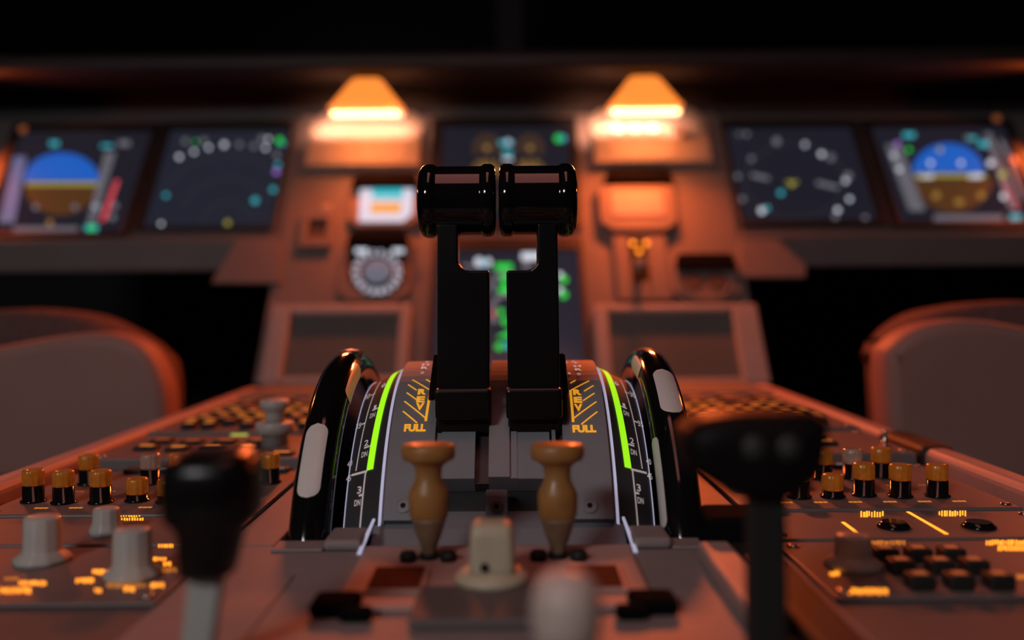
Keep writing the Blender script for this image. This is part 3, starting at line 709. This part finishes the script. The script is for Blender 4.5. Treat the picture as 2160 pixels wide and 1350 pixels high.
class Sym:
    """flat marks on a lit screen, in the plane of the panel"""
    def __init__(s, n): s.b = MB(PM); s.n = n
    def poly(s, pts, m): s.b.mat(G[m]); s.b.f([s.b.v((*pan(x, y, s.n), s.n)) for x, y in pts])
    def rect(s, x0, y0, x1, y1, m): s.poly([(x0, y1), (x1, y1), (x1, y0), (x0, y0)], m)
    def dot(s, x, y, r, m, n=12): s.poly([(x + r * math.cos(2 * PI * k / n), y + r * math.sin(2 * PI * k / n)) for k in range(n)], m)
    def arc(s, x, y, r, wd, a0, a1, m, sy=1.0, n=24):
        s.b.mat(G[m]); pr = None
        for i in range(n + 1):
            a = R_(a0 + (a1 - a0) * i / n)
            q = [s.b.v((*pan(x + rr * math.cos(a), y - rr * sy * math.sin(a), s.n), s.n)) for rr in (r - wd / 2, r + wd / 2)]
            if pr: s.b.f([pr[0], pr[1], q[1], q[0]])
            pr = q
    def line(s, x0, y0, x1, y1, wd, m):
        d = Vector((x1 - x0, y1 - y0)).normalized(); nx, ny = -d.y * wd / 2, d.x * wd / 2
        s.poly([(x0 + nx, y0 + ny), (x1 + nx, y1 + ny), (x1 - nx, y1 - ny), (x0 - nx, y0 - ny)], m)
    def step(s): s.n += 0.0003; return s
    def text(s, tx, x, y, wpx, hpx, m):
        s.b.mat(G[m]); u, v = pan(x, y, s.n); u1 = pan(x + wpx / 2, y, s.n)[0] - u; v1 = abs(pan(x, y + hpx / 2, s.n)[1] - v)
        put_text(s.b, tx, lambda a, c: (u + a, v + c, s.n), 2 * u1, 2 * v1, 0.02)
def display(name, label, rect, brect, n1, scr=None):
    base = 0.0 if n1 > 0 else -0.004
    u0, v0_, u1, v1 = prect(*rect, n=n1)
    t = thing(name, label, 'display', PM @ Vector(((u0 + u1) / 2, v0_, 0)))
    b = MB(PM); U0_, V0_, U1_, V1_ = prect(*brect, n=n1)
    def fr(a0, c0, a1, c1): b.box((a0, c0, base), (a1, c1, n1 + 0.003), 0.001)
    fr(U0_, V0_, u0, V1_); fr(u1, V0_, U1_, V1_); fr(u0, V0_, u1, v0_); fr(u0, v1, u1, V1_)
    b.build('bezel', M_bez, t)
    b = MB(PM); b.box((u0, v0_, base + 0.0001), (u1, v1, n1)); b.build('screen', scr or M_screen, t)
    return t, Sym(n1 + 0.0004)
# engine display (top middle)
t, S = display('engine_display', 'engine display with dim brown gauges between the two lamps, above the levers', (930, 268, 1204, 470), (905, 250, 1222, 486), 0.001)
for x in (1027, 1118):
    S.arc(x, 312, 22, 15, -40, 215, 'ab'); S.dot(x, 312, 7, 'am'); S.arc(x, 372, 26, 20, 10, 170, 'am'); S.arc(x, 372, 30, 16, -30, 210, 'ab'); S.arc(x, 425, 24, 8, -30, 200, 'ab')
S.rect(1052, 297, 1082, 306, 'c'); S.dot(1072, 300, 6, 'w'); S.rect(1061, 318, 1080, 327, 'c'); S.rect(1062, 332, 1080, 338, 'w'); S.dot(1178, 292, 8, 'g'); S.dot(1187, 292, 7, 'c')
S.rect(960, 440, 1010, 446, 'g'); S.rect(1120, 440, 1160, 446, 'g')
S.b.build('symbols', None, t)
# system display (below)
t, S = display('systems_display', 'system display showing green figures and grey arcs behind the lever gap', (917, 530, 1226, 778), (904, 503, 1238, 806), 0.001, M_screen_b)
S.rect(1100, 533, 1142, 548, 'w'); S.rect(1104, 548, 1118, 568, 'wd'); S.dot(1010, 552, 9, 'w'); S.dot(1022, 555, 8, 'c'); S.dot(1030, 552, 7, 'w'); S.line(975, 560, 1040, 566, 6, 'wd'); S.rect(1045, 556, 1080, 570, 'g')
for y in (606, 652):
    S.arc(1068, y, 30, 9, 10, 200, 'wd'); 
S.rect(1056, 576, 1075, 590, 'g'); S.rect(1052, 606, 1078, 618, 'g'); S.rect(1059, 590, 1070, 606, 'g')
S.rect(1036, 650, 1044, 668, 'r'); S.rect(1034, 668, 1050, 680, 'wd'); S.dot(1057, 658, 7, 'g'); S.dot(1066, 678, 8, 'g')
S.poly([(1046, 712), (1084, 712), (1084, 692)], 'g'); S.dot(1053, 731, 8, 'g'); S.dot(1072, 729, 9, 'c'); S.rect(1035, 755, 1060, 760, 'wf')
for y in (590, 622): S.dot(1189, y, 8, 'g'); S.dot(1181, y - 10, 6, 'w')
for y in (590, 622): S.dot(940, y, 8, 'g')
S.b.build('symbols', None, t)
# navigation displays
t, S = display('navigation_display', 'left navigation display with an arc of white marks, beside the left lamp', (333, 275, 592, 478), (312, 258, 598, 486), -0.002, M_screen_b)
for x, y, m, r in ((378, 331, 'w', 5), (409, 320, 'w', 4.5), (440, 311, 'w', 4.5), (473, 305, 'w', 5.5), (505, 305, 'wd', 6), (535, 308, 'wd', 6), (560, 312, 'w', 4.5), (584, 327, 'wd', 6), (391, 298, 'wd', 6), (430, 297, 'wd', 6), (413, 299, 'g', 3), (553, 293, 'wd', 7), (566, 293, 'w', 4), (590, 297, 'g', 7), (597, 303, 'c', 4), (583, 362, 'm', 6), (586, 348, 'c', 5), (576, 400, 'c', 6), (538, 423, 'c', 7), (350, 412, 'c', 5), (340, 472, 'w', 4)):
    S.dot(x, y, r, m)
S.arc(480, 480, 155, 3, 55, 145, 'wf', 0.98); S.arc(480, 480, 105, 3, 35, 155, 'wf', 0.98); S.arc(480, 480, 55, 3, 10, 170, 'wf', 0.98); S.dot(480, 470, 6, 'y')
S.b.build('symbols', None, t)
t, S = display('navigation_display', 'right navigation display with a full compass ring of white marks', (1549, 270, 1822, 466), (1540, 254, 1840, 478), -0.002)
for x, y, m, r in ((1638, 298, 'wd', 8), (1698, 305, 'w', 5), (1733, 325, 'w', 5.5), (1753, 332, 'wd', 8), (1783, 381, 'w', 5.5), (1789, 371, 'wd', 8), (1792, 420, 'w', 5), (1767, 443, 'w', 5.5), (1762, 457, 'wd', 6), (1825, 460, 'wd', 6), (1607, 444, 'w', 7), (1618, 439, 'c', 5), (1647, 407, 'c', 6), (1560, 282, 'wd', 5), (1575, 283, 'wd', 5), (1557, 284, 'wf', 8), (1585, 335, 'wd', 6), (1556, 372, 'wd', 6), (1566, 420, 'wd', 6)): S.dot(x, y, r, m)
S.dot(1670, 388, 6, 'y'); S.rect(1658, 382, 1683, 386, 'y'); S.line(1585, 369, 1622, 377, 8, 'wd'); S.line(1722, 385, 1768, 396, 8, 'wd'); S.arc(1676, 382, 105, 3, 0, 360, 'wf', 0.75, 48)
S.b.build('symbols', None, t)
# attitude displays
t, S = display('attitude_display', 'right attitude display with a blue over brown horizon ball', (1868, 268, 2160, 468), (1846, 252, 2180, 480), -0.002)
def half(S, cx, cy, rx, ryu, ryd, up, m):
    pts = [(cx + rx * math.cos(R_(a)), cy - (ryu if up else -ryd) * math.sin(R_(a))) for a in range(0, 181, 10)]; S.poly(pts, m)
half(S, 2000, 364, 76, 62, 0, True, 'b'); half(S, 2010, 376, 84, 0, 72, False, 'br')
S.step(); S.rect(1930, 366, 2080, 374, 'y'); S.rect(1938, 366, 1968, 376, 'w'); S.rect(2042, 366, 2072, 376, 'w'); S.dot(1963, 344, 5, 'w'); S.dot(2027, 344, 5, 'w'); S.dot(1983, 316, 6, 'y')
for x, y in ((1975, 412), (2070, 412)): S.dot(x, y, 8, 'am')
S.rect(2015, 420, 2032, 432, 'am')
S.poly([(1868, 305), (1900, 305), (1950, 442), (1917, 442)], 'tg'); S.dot(1885, 328, 6, 'w'); S.dot(1897, 357, 6, 'w'); S.dot(1893, 304, 6, 'm'); S.rect(1905, 280, 1930, 290, 'c'); S.dot(1917, 316, 5, 'g')
S.poly([(2076, 280), (2090, 280), (2150, 440), (2128, 440)], 'tg'); S.rect(2035, 287, 2055, 294, 'wd'); S.rect(2042, 288, 2060, 296, 'c'); S.rect(2064, 298, 2086, 310, 'c'); S.dot(2090, 344, 7, 'w'); S.dot(2118, 414, 7, 'w'); S.dot(2115, 369, 8, 'yg')
S.poly([(2115, 385), (2122, 382), (2150, 440), (2140, 444)], 'r'); S.line(2110, 296, 2130, 335, 8, 'wd'); S.line(2130, 345, 2158, 420, 6, 'wd'); S.rect(2130, 452, 2155, 464, 'c'); S.rect(1970, 453, 2116, 466, 'tg'); S.rect(1918, 432, 1950, 444, 'wd')
S.b.build('symbols', None, t)
t, S = display('attitude_display', 'left attitude display with a brown horizon ball, partly outside the frame', (2, 280, 288, 490), (-18, 262, 305, 500), -0.002)
half(S, 130, 382, 80, 60, 0, True, 'b'); half(S, 128, 392, 76, 0, 62, False, 'br')
S.step(); S.rect(55, 384, 205, 392, 'y'); S.dot(75, 437, 6, 'wd'); S.dot(158, 437, 6, 'wd'); S.rect(100, 464, 110, 476, 'am')
S.poly([(30, 330), (56, 330), (30, 470), (-2, 470)], 'tb'); S.rect(-2, 456, 28, 468, 'wd'); S.rect(28, 478, 165, 491, 'tg'); S.rect(180, 474, 206, 488, 'c'); S.dot(193, 481, 7, 'g')
S.poly([(243, 380), (252, 380), (222, 466), (211, 466)], 'r'); S.poly([(222, 320), (244, 320), (200, 470), (184, 470)], 'tg'); S.dot(203, 436, 7, 'w'); S.dot(242, 434, 7, 'wd'); S.dot(237, 458, 7, 'wd'); S.rect(105, 298, 124, 308, 'c'); S.rect(213, 305, 238, 311, 'c'); S.rect(250, 297, 274, 308, 'wd'); S.rect(60, 275, 220, 281, 'wf')
S.b.build('symbols', None, t)

# boxes lit by the lamps at the top of the middle board
def lit_box(rect, n1, name, label, cat):
    """box with a sloping top that faces the lamp"""
    u0, v0_, u1, v1 = prect(*rect, n=n1)
    xm = (rect[0] + rect[2]) / 2; vt = pan(xm, rect[1], 0.004)[1]; vb = pan(xm, rect[1] + 46, n1)[1]
    t = thing(name, label, cat, PM @ Vector(((u0 + u1) / 2, v0_, 0)))
    c = 0.018; k = 0.005
    lo = [(u0 + c, vt), (u1 - c, vt), (u1, vt - 0.022), (u1, v0_), (u0, v0_), (u0, vt - 0.022)]
    hi = [(u0 + c, vb), (u1 - c, vb), (u1 - k, vb - 0.012), (u1 - k, v0_ + k), (u0 + k, v0_ + k), (u0 + k, vb - 0.012)]
    b = MB(PM); rings = [[b.v((*p, n)) for p in q] for q, n in ((lo, 0.0), (lo, 0.004), (hi, n1))]
    b.f(rings[0][::-1]); b.f(rings[2])
    for r in range(2):
        for i in range(6): b.f([rings[r][i], rings[r][(i + 1) % 6], rings[r + 1][(i + 1) % 6], rings[r + 1][i]])
    bmesh.ops.bevel(b.bm, geom=[x for x in b.bm.edges if x.calc_face_angle(0) > 0.3], offset=0.002, segments=2, affect='EDGES')
    b.build('case', mat('box_paint', (0.26, 0.23, 0.20), 0.6, noise=0.05), t); return t
t = lit_box((645, 236, 893, 352), 0.016, 'annunciator_box', 'glowing orange box under the left lamp with faint square tiles', 'panel')
for i in range(3):
    for j in range(2):
        b = MB(PM); pbox(b, (762 + i * 34, 293 + j * 24, 792 + i * 34, 313 + j * 24), 0.016, 0.0175, 0.0006); b.build('tile', M_bezlit, t)
t = lit_box((1246, 228, 1500, 345), 0.016, 'gear_box', 'glowing orange box under the right lamp with three round knobs in a row', 'panel')
b = MB(PM); pbox(b, (1272, 260, 1398, 288), 0.016, 0.0172, 0.0005); b.build('knob_strip', M_bezlit, t)
for px in (1303, 1340, 1376):
    u, v = pan(px, 272, 0.02); b = MB(PM); b.lathe([(0.0088, 0.017), (0.0088, 0.0200), (0.0080, 0.0212), (0.003, 0.0214)], (u, v, 0), 'Z', 28); b.build('knob', M_white, t)
b = MB(PM); pbox(b, (1420, 262, 1448, 282), 0.016, 0.0165, 0.0002); b.build('notch', M_slot, t)
u, v = pan(1442, 278, 0.025); b = MB(PM); b.lathe([(0.003, 0.016), (0.003, 0.020), (0.0075, 0.021), (0.0085, 0.025), (0.0075, 0.029), (0.003, 0.031)], (u, v, 0), 'Z', 24); b.build('ball_knob', M_bezlit, t)
b = MB(PM); pbox(b, (1290, 300, 1420, 335), 0.016, 0.0175, 0.0006); b.build('tile', M_bezlit, t)

def oct_unit(rect, n1, name, label, cat, ch=0.35):
    """unit with cut lower corners and a dark hood along its top"""
    u0, v0_, u1, v1 = prect(*rect, n=n1); c = (u1 - u0) * ch * 0.5
    t = thing(name, label, cat, PM @ Vector(((u0 + u1) / 2, v0_, 0)))
    b = MB(PM); b.prism([(u0, v1, 0.0), (u1, v1, 0.0), (u1, v0_ + c * 0.8, 0.0), (u1 - c, v0_, 0.0), (u0 + c, v0_, 0.0), (u0, v0_ + c * 0.8, 0.0)], (0, 0, n1), 0.003, 3)
    b.build('case', M_panel, t)
    return t
def hood(t, rect, n0, n1):
    u0, v0_, u1, v1 = prect(*rect, n=n1); c = (u1 - u0) * 0.12
    b = MB(PM); b.prism([(u0, v0_, n0), (u1, v0_, n0), (u1 - c * 0.3, v1 - c * 0.4, n0), (u1 - c, v1, n0), (u0 + c, v1, n0), (u0 + c * 0.3, v1 - c * 0.4, n0)], (0, 0, n1 - n0), 0.002); b.build('hood', mat('hood_black', (0.004, 0.004, 0.004), 0.95, spec=0.05, noise=0.1), t)
# standby horizon
t = oct_unit((735, 372, 888, 478), 0.010, 'standby_horizon', 'small standby display with cyan sky and orange ground under a black hood', 'display')
hood(t, (742, 362, 884, 388), 0.010, 0.022)
S = Sym(0.0125); b = MB(PM)
b.prism([(*pan(x, y, 0.012), 0.010) for x, y in ((760, 386), (873, 386), (869, 450), (850, 466), (757, 466))], (0, 0, 0.002)); b.build('screen', G['lcd'], t)
S.rect(785, 385, 850, 421, 'lc'); S.rect(782, 428, 846, 449, 'lo'); S.b.build('symbols', None, t)
# clock
t = oct_unit((713, 500, 868, 634), 0.008, 'round_gauge', 'round gauge with white ticks on black under a hood, below the standby display', 'gauge')
hood(t, (732, 485, 862, 510), 0.008, 0.020)
b = MB(PM); b.prism([(*pan(x, y, 0.009), 0.008) for x, y in ((731, 508), (858, 508), (858, 590), (835, 612), (795, 624), (756, 610), (733, 585))], (0, 0, 0.0015)); b.build('face', M_bez, t)
S = Sym(0.0103)
for k in range(18):
    a = 2 * PI * k / 18; S.dot(795 + 45 * math.cos(a), 574 + 41 * math.sin(a), 6.5, 'clk')
S.arc(795, 574, 45, 6, 0, 360, 'wf', 0.91, 48); S.rect(749, 524, 775, 534, 'w'); S.rect(828, 524, 852, 534, 'w'); S.rect(745, 513, 790, 518, 'wd'); S.rect(812, 513, 856, 518, 'wd'); S.b.build('symbols', None, t)
u, v = pan(796, 573, 0.01); b = MB(PM); b.lathe([(0.0185, 0.0096), (0.0185, 0.012), (0.016, 0.0165), (0.009, 0.019), (0.002, 0.0195)], (u, v, 0), 'Z', 40); b.build('knob', mat('dial_grey_glow', (0.03, 0.035, 0.05), 0.8, spec=0.1, em=(0.6, 0.6, 0.78), es=0.22, noise=0.05), t)  # unlit knob; its grey is added emission that masks the lamps' orange tint
# small square recessed switch
t = thing('guarded_switch', 'small square recessed switch on the board left of the standby display', 'switch', PM @ Vector((*pan(667, 520), 0)))
b = MB(PM); u0, v0_, u1, v1 = prect(632, 446, 702, 520, 0.008); uu = prect(648, 462, 688, 500, 0.008)
for a in ((u0, v0_, uu[0], v1), (uu[2], v0_, u1, v1), (uu[0], v0_, uu[2], uu[1]), (uu[0], uu[3], uu[2], v1)): b.box((a[0], a[1], 0), (a[2], a[3], 0.008), 0.002)
b.build('frame', M_panel, t)
b = MB(PM); b.box((uu[0], uu[1], 0.0), (uu[2], uu[3], 0.0015)); b.build('recess', M_slot, t)
u, v = pan(640, 436, 0.01); b = MB(PM); b.lathe([(0.008, 0.0), (0.0075, 0.006), (0.004, 0.009)], (u + 0.03, v, 0), 'Z', 20); b.build('stud', M_bezlit, t)
# brake indicator under the gear box, gear handle and gauge
t = oct_unit((1263, 390, 1428, 486), 0.012, 'brake_indicator', 'plain orange lit unit with cut corners under the right lamp', 'panel')
hood(t, (1275, 352, 1420, 380), 0.0, 0.014)
b = MB(PM); pbox(b, (1290, 402, 1400, 455), 0.012, 0.0135, 0.001); b.build('window', M_bezlit, t)
t = thing('gear_lever', 'gear lever under three amber lights in a dark slot, right of the levers', 'lever', PM @ Vector((*pan(1352, 630), 0)))
b = MB(PM); u0, v0_, u1, v1 = prect(1298, 498, 1412, 634, 0.006); uu = prect(1330, 506, 1366, 596, 0.006)
for a in ((u0, v0_, uu[0], v1), (uu[2], v0_, u1, v1), (uu[0], v0_, uu[2], uu[1]), (uu[0], uu[3], uu[2], v1)): b.box((a[0], a[1], 0), (a[2], a[3], 0.008), 0.002)
b.build('plate', M_panel, t)
b = MB(PM); b.box((uu[0], uu[1], 0.0), (uu[2], uu[3], 0.001)); b.build('slot', M_dark, t)
u, v = pan(1349, 562, 0.03); b = MB(PM); b.lathe([(0.005, 0.001), (0.005, 0.026), (0.008, 0.03), (0.008, 0.038), (0.005, 0.041)], (u, v, 0), 'Z', 24); b.build('handle', mat('gear_grey', (0.2, 0.2, 0.19), 0.35, noise=0.05), t)
for px, py in ((1335, 513), (1363, 513), (1348, 530)):
    u, v = pan(px, py, 0.009); b = MB(PM); b.lathe([(0.0035, 0.008), (0.0035, 0.0095), (0.002, 0.010)], (u, v, 0), 'Z', 16); b.build('light', M_legend, t, 'small round amber light')
t = oct_unit((1416, 545, 1560, 640), 0.008, 'brake_gauge', 'brown round gauge with a dark hood at the lower right of the board', 'gauge', 0.5)
hood(t, (1424, 533, 1554, 564), 0.008, 0.016)
u, v = pan(1486, 588, 0.009); b = MB(PM); b.mat(M_panel2); b.lathe([(0.036, 0.008), (0.036, 0.010), (0.033, 0.0105), (0.032, 0.009)], (u, v, 0), 'Z', 40); b.mat(mat('dial_brown', (0.10, 0.06, 0.05), 0.4, noise=0.05)); b.lathe([(0.014, 0.0095), (0.013, 0.0105)], (u - 0.016, v - 0.002, 0), 'Z', 24); b.lathe([(0.014, 0.0095), (0.013, 0.0105)], (u + 0.016, v - 0.002, 0), 'Z', 24); b.build('dial', None, t)
# dead screens
for rect, brect, side in (((602, 660, 838, 792), (560, 640, 862, 808), 'left'), ((1288, 656, 1556, 796), (1258, 640, 1612, 808), 'right')):
    n1 = 0.012
    u0, v0_, u1, v1 = prect(*rect, n=n1); U0_, V0_, U1_, V1_ = prect(*brect, n=n1)
    t = thing('control_display', f'dark switched-off control screen low on the {side} of the middle board', 'display', PM @ Vector(((u0 + u1) / 2, V0_, 0)), 'switched-off control screens')
    b = MB(PM)
    for a in ((U0_, V0_, u0, V1_), (u1, V0_, U1_, V1_), (u0, V0_, u1, v0_), (u0, v1, u1, V1_)): b.box((a[0], a[1], 0), (a[2], a[3], n1), 0.003)
    b.build('bezel', M_bezlit, t)
    b = MB(PM); b.box((u0, v0_, 0.0), (u1, v1, 0.003)); b.build('screen', M_off, t)

# small orange dots beside the outer displays
for px, py, side in ((47, 270, 'left'), (2104, 248, 'right')):
    u, v = pan(px, py, 0.004); c = PM @ Vector((u, v, 0))
    b = MB(PM); b.lathe([(0.006, -0.004), (0.006, 0.003), (0.004, 0.005)], (u, v, 0), 'Z', 16)
    tag(b.build('indicator_light', M_legend3), f'tiny dim orange indicator above the {side} attitude display', 'indicator', 'orange indicators')

# ------------------------------------------------------------------ glareshield and its lamps
gs = thing('glareshield', 'dark padded glareshield running across above the instrument panel', 'glareshield', (0, 1.40, 1.05))
b = MB(); b.prism([(-0.95, 1.33, 1.064), (-0.95, 1.322, 1.072), (-0.95, 1.326, 1.088), (-0.95, 1.36, 1.10), (-0.95, 1.75, 1.115), (-0.95, 1.75, 1.064)], (1.9, 0, 0), 0.006, 3); b.build('hood', M_glare, gs)
b = MB(); b.box((-0.9, 1.46, 1.0), (0.9, 1.48, 1.064)); b.build('back_strip', M_glare, gs)
def glare_lamp(x, label, k=1.0):
    y = LAMP_Y; z0 = LAMP_Z + 0.003
    t = thing('glareshield_lamp', label, 'lamp', (x, y, z0), 'lamps under the glareshield')
    b = MB()
    ring = lambda z, hx, y0, y1: [(x - hx, y0, z), (x + hx, y0, z), (x + hx, y1, z), (x - hx, y1, z)]
    lo = [b.v(p) for p in ring(z0 + 0.008, 0.049, y - 0.022, y + 0.020)]; hi = [b.v(p) for p in ring(z0 + 0.048, 0.019, y - 0.010, y + 0.020)]
    b.f(lo); b.f(hi)
    for i in range(4): b.f([lo[i], lo[(i + 1) % 4], hi[(i + 1) % 4], hi[i]])
    bmesh.ops.bevel(b.bm, geom=list(b.bm.edges), offset=0.003, segments=2, affect='EDGES')
    b.build('cover', M_lampcover, t, 'glowing orange hip-shaped cover')
    b = MB(); b.box((x - 0.052, y - 0.025, z0), (x + 0.052, y + 0.022, z0 + 0.0078), 0.003); b.build('base_rim', M_lampcover, t)
    b = MB(); b.box((x - 0.050, y - 0.018, z0 - 0.007), (x + 0.050, y + 0.004, z0 - 0.002), 0.002, 2)
    for i in range(6): b.lathe([(0.001, -0.007), (0.004, -0.005), (0.004, 0.005), (0.001, 0.007)], (x - 0.042 + i * 0.0168, y - 0.018, z0 - 0.004), 'X', 12)
    b.build('bulb_row', M_lamphot, t, 'white-hot row of small bulbs')
    b = MB(); b.box((x - 0.010, y + 0.019, z0 + 0.03), (x + 0.010, y + 0.03, z0 + 0.0545)); b.build('bracket', M_matte, t)
glare_lamp(LAMPX[0], 'left glowing orange lamp between the left navigation display and the engine display')
glare_lamp(LAMPX[1], 'right glowing orange lamp between the engine display and the right navigation display')

# ------------------------------------------------------------------ pilot seats
def seat(side, y, outline, cush, label):
    s = -1 if side == 'left' else 1
    xm = sum(p[0] for p in outline) / len(outline)
    t = thing('pilot_seat', label, 'seat', (xm, y, 0), 'pilot seats beside the pedestal')
    b = MB(); b.prism([(p[0], y, p[1]) for p in outline], (0, 0.05, 0), 0.012, 4); o = b.build('back_shell', M_seat, t)
    for f in o.data.polygons: f.use_smooth = len(f.vertices) < 6
    b = MB(); b.prism([(p[0], y + 0.055, p[1]) for p in cush], (0, 0.09, 0), 0.022, 4); o = b.build('fleece_cushion', M_fleece, t, 'fuzzy reddish cushion')
    for f in o.data.polygons: f.use_smooth = len(f.vertices) < 6
    lo = min(p[1] for p in outline)
    b = MB(); b.box((xm - 0.12, y, 0.0), (xm + 0.12, y + 0.14, lo + 0.01), 0.01); b.build('seat_base', M_matte, t)
def curve(pts, n=6):
    """Catmull-Rom through pixel points"""
    out = []
    P = [pts[0]] + pts + [pts[-1]]
    for i in range(1, len(P) - 2):
        for k in range(n):
            u = k / n; a, b_, c, d = (Vector(q) for q in P[i - 1:i + 3])
            out.append(0.5 * ((2 * b_) + (c - a) * u + (2 * a - 5 * b_ + 4 * c - d) * u * u + (3 * b_ - a - 3 * c + d) * u ** 3))
    out.append(Vector(pts[-1])); return out
def outl(pts, y): return [(q.x, q.z) for q in (at(p.x, p.y, y) for p in curve(pts))]
yl = 0.95
lp = [(350, 1020), (348, 860), (335, 790), (300, 735), (245, 708), (190, 703), (110, 711), (20, 727), (-80, 750), (-170, 800), (-220, 900), (-230, 1020)]
lc = [(335, 1000), (335, 800), (300, 740), (240, 700), (170, 670), (80, 656), (-20, 654), (-120, 672), (-190, 740), (-210, 1000)]
seat('left', yl, outl(lp, yl), outl(lc, yl + 0.055), 'left pilot seat back in pinkish grey with a broad fuzzy cushion behind')
yr = 0.85
rp = [(1888, 1040), (1880, 905), (1872, 760), (1888, 728), (1925, 700), (1975, 683), (2050, 675), (2120, 682), (2220, 705), (2330, 760), (2390, 860), (2400, 1040)]
rc = [(1900, 1020), (1884, 760), (1900, 715), (1960, 668), (2040, 648), (2120, 639), (2240, 638), (2340, 680), (2380, 780), (2390, 1020)]
seat('right', yr, outl(rp, yr), outl(rc, yr + 0.055), 'right pilot seat back in dark reddish brown with an orange lit rim')
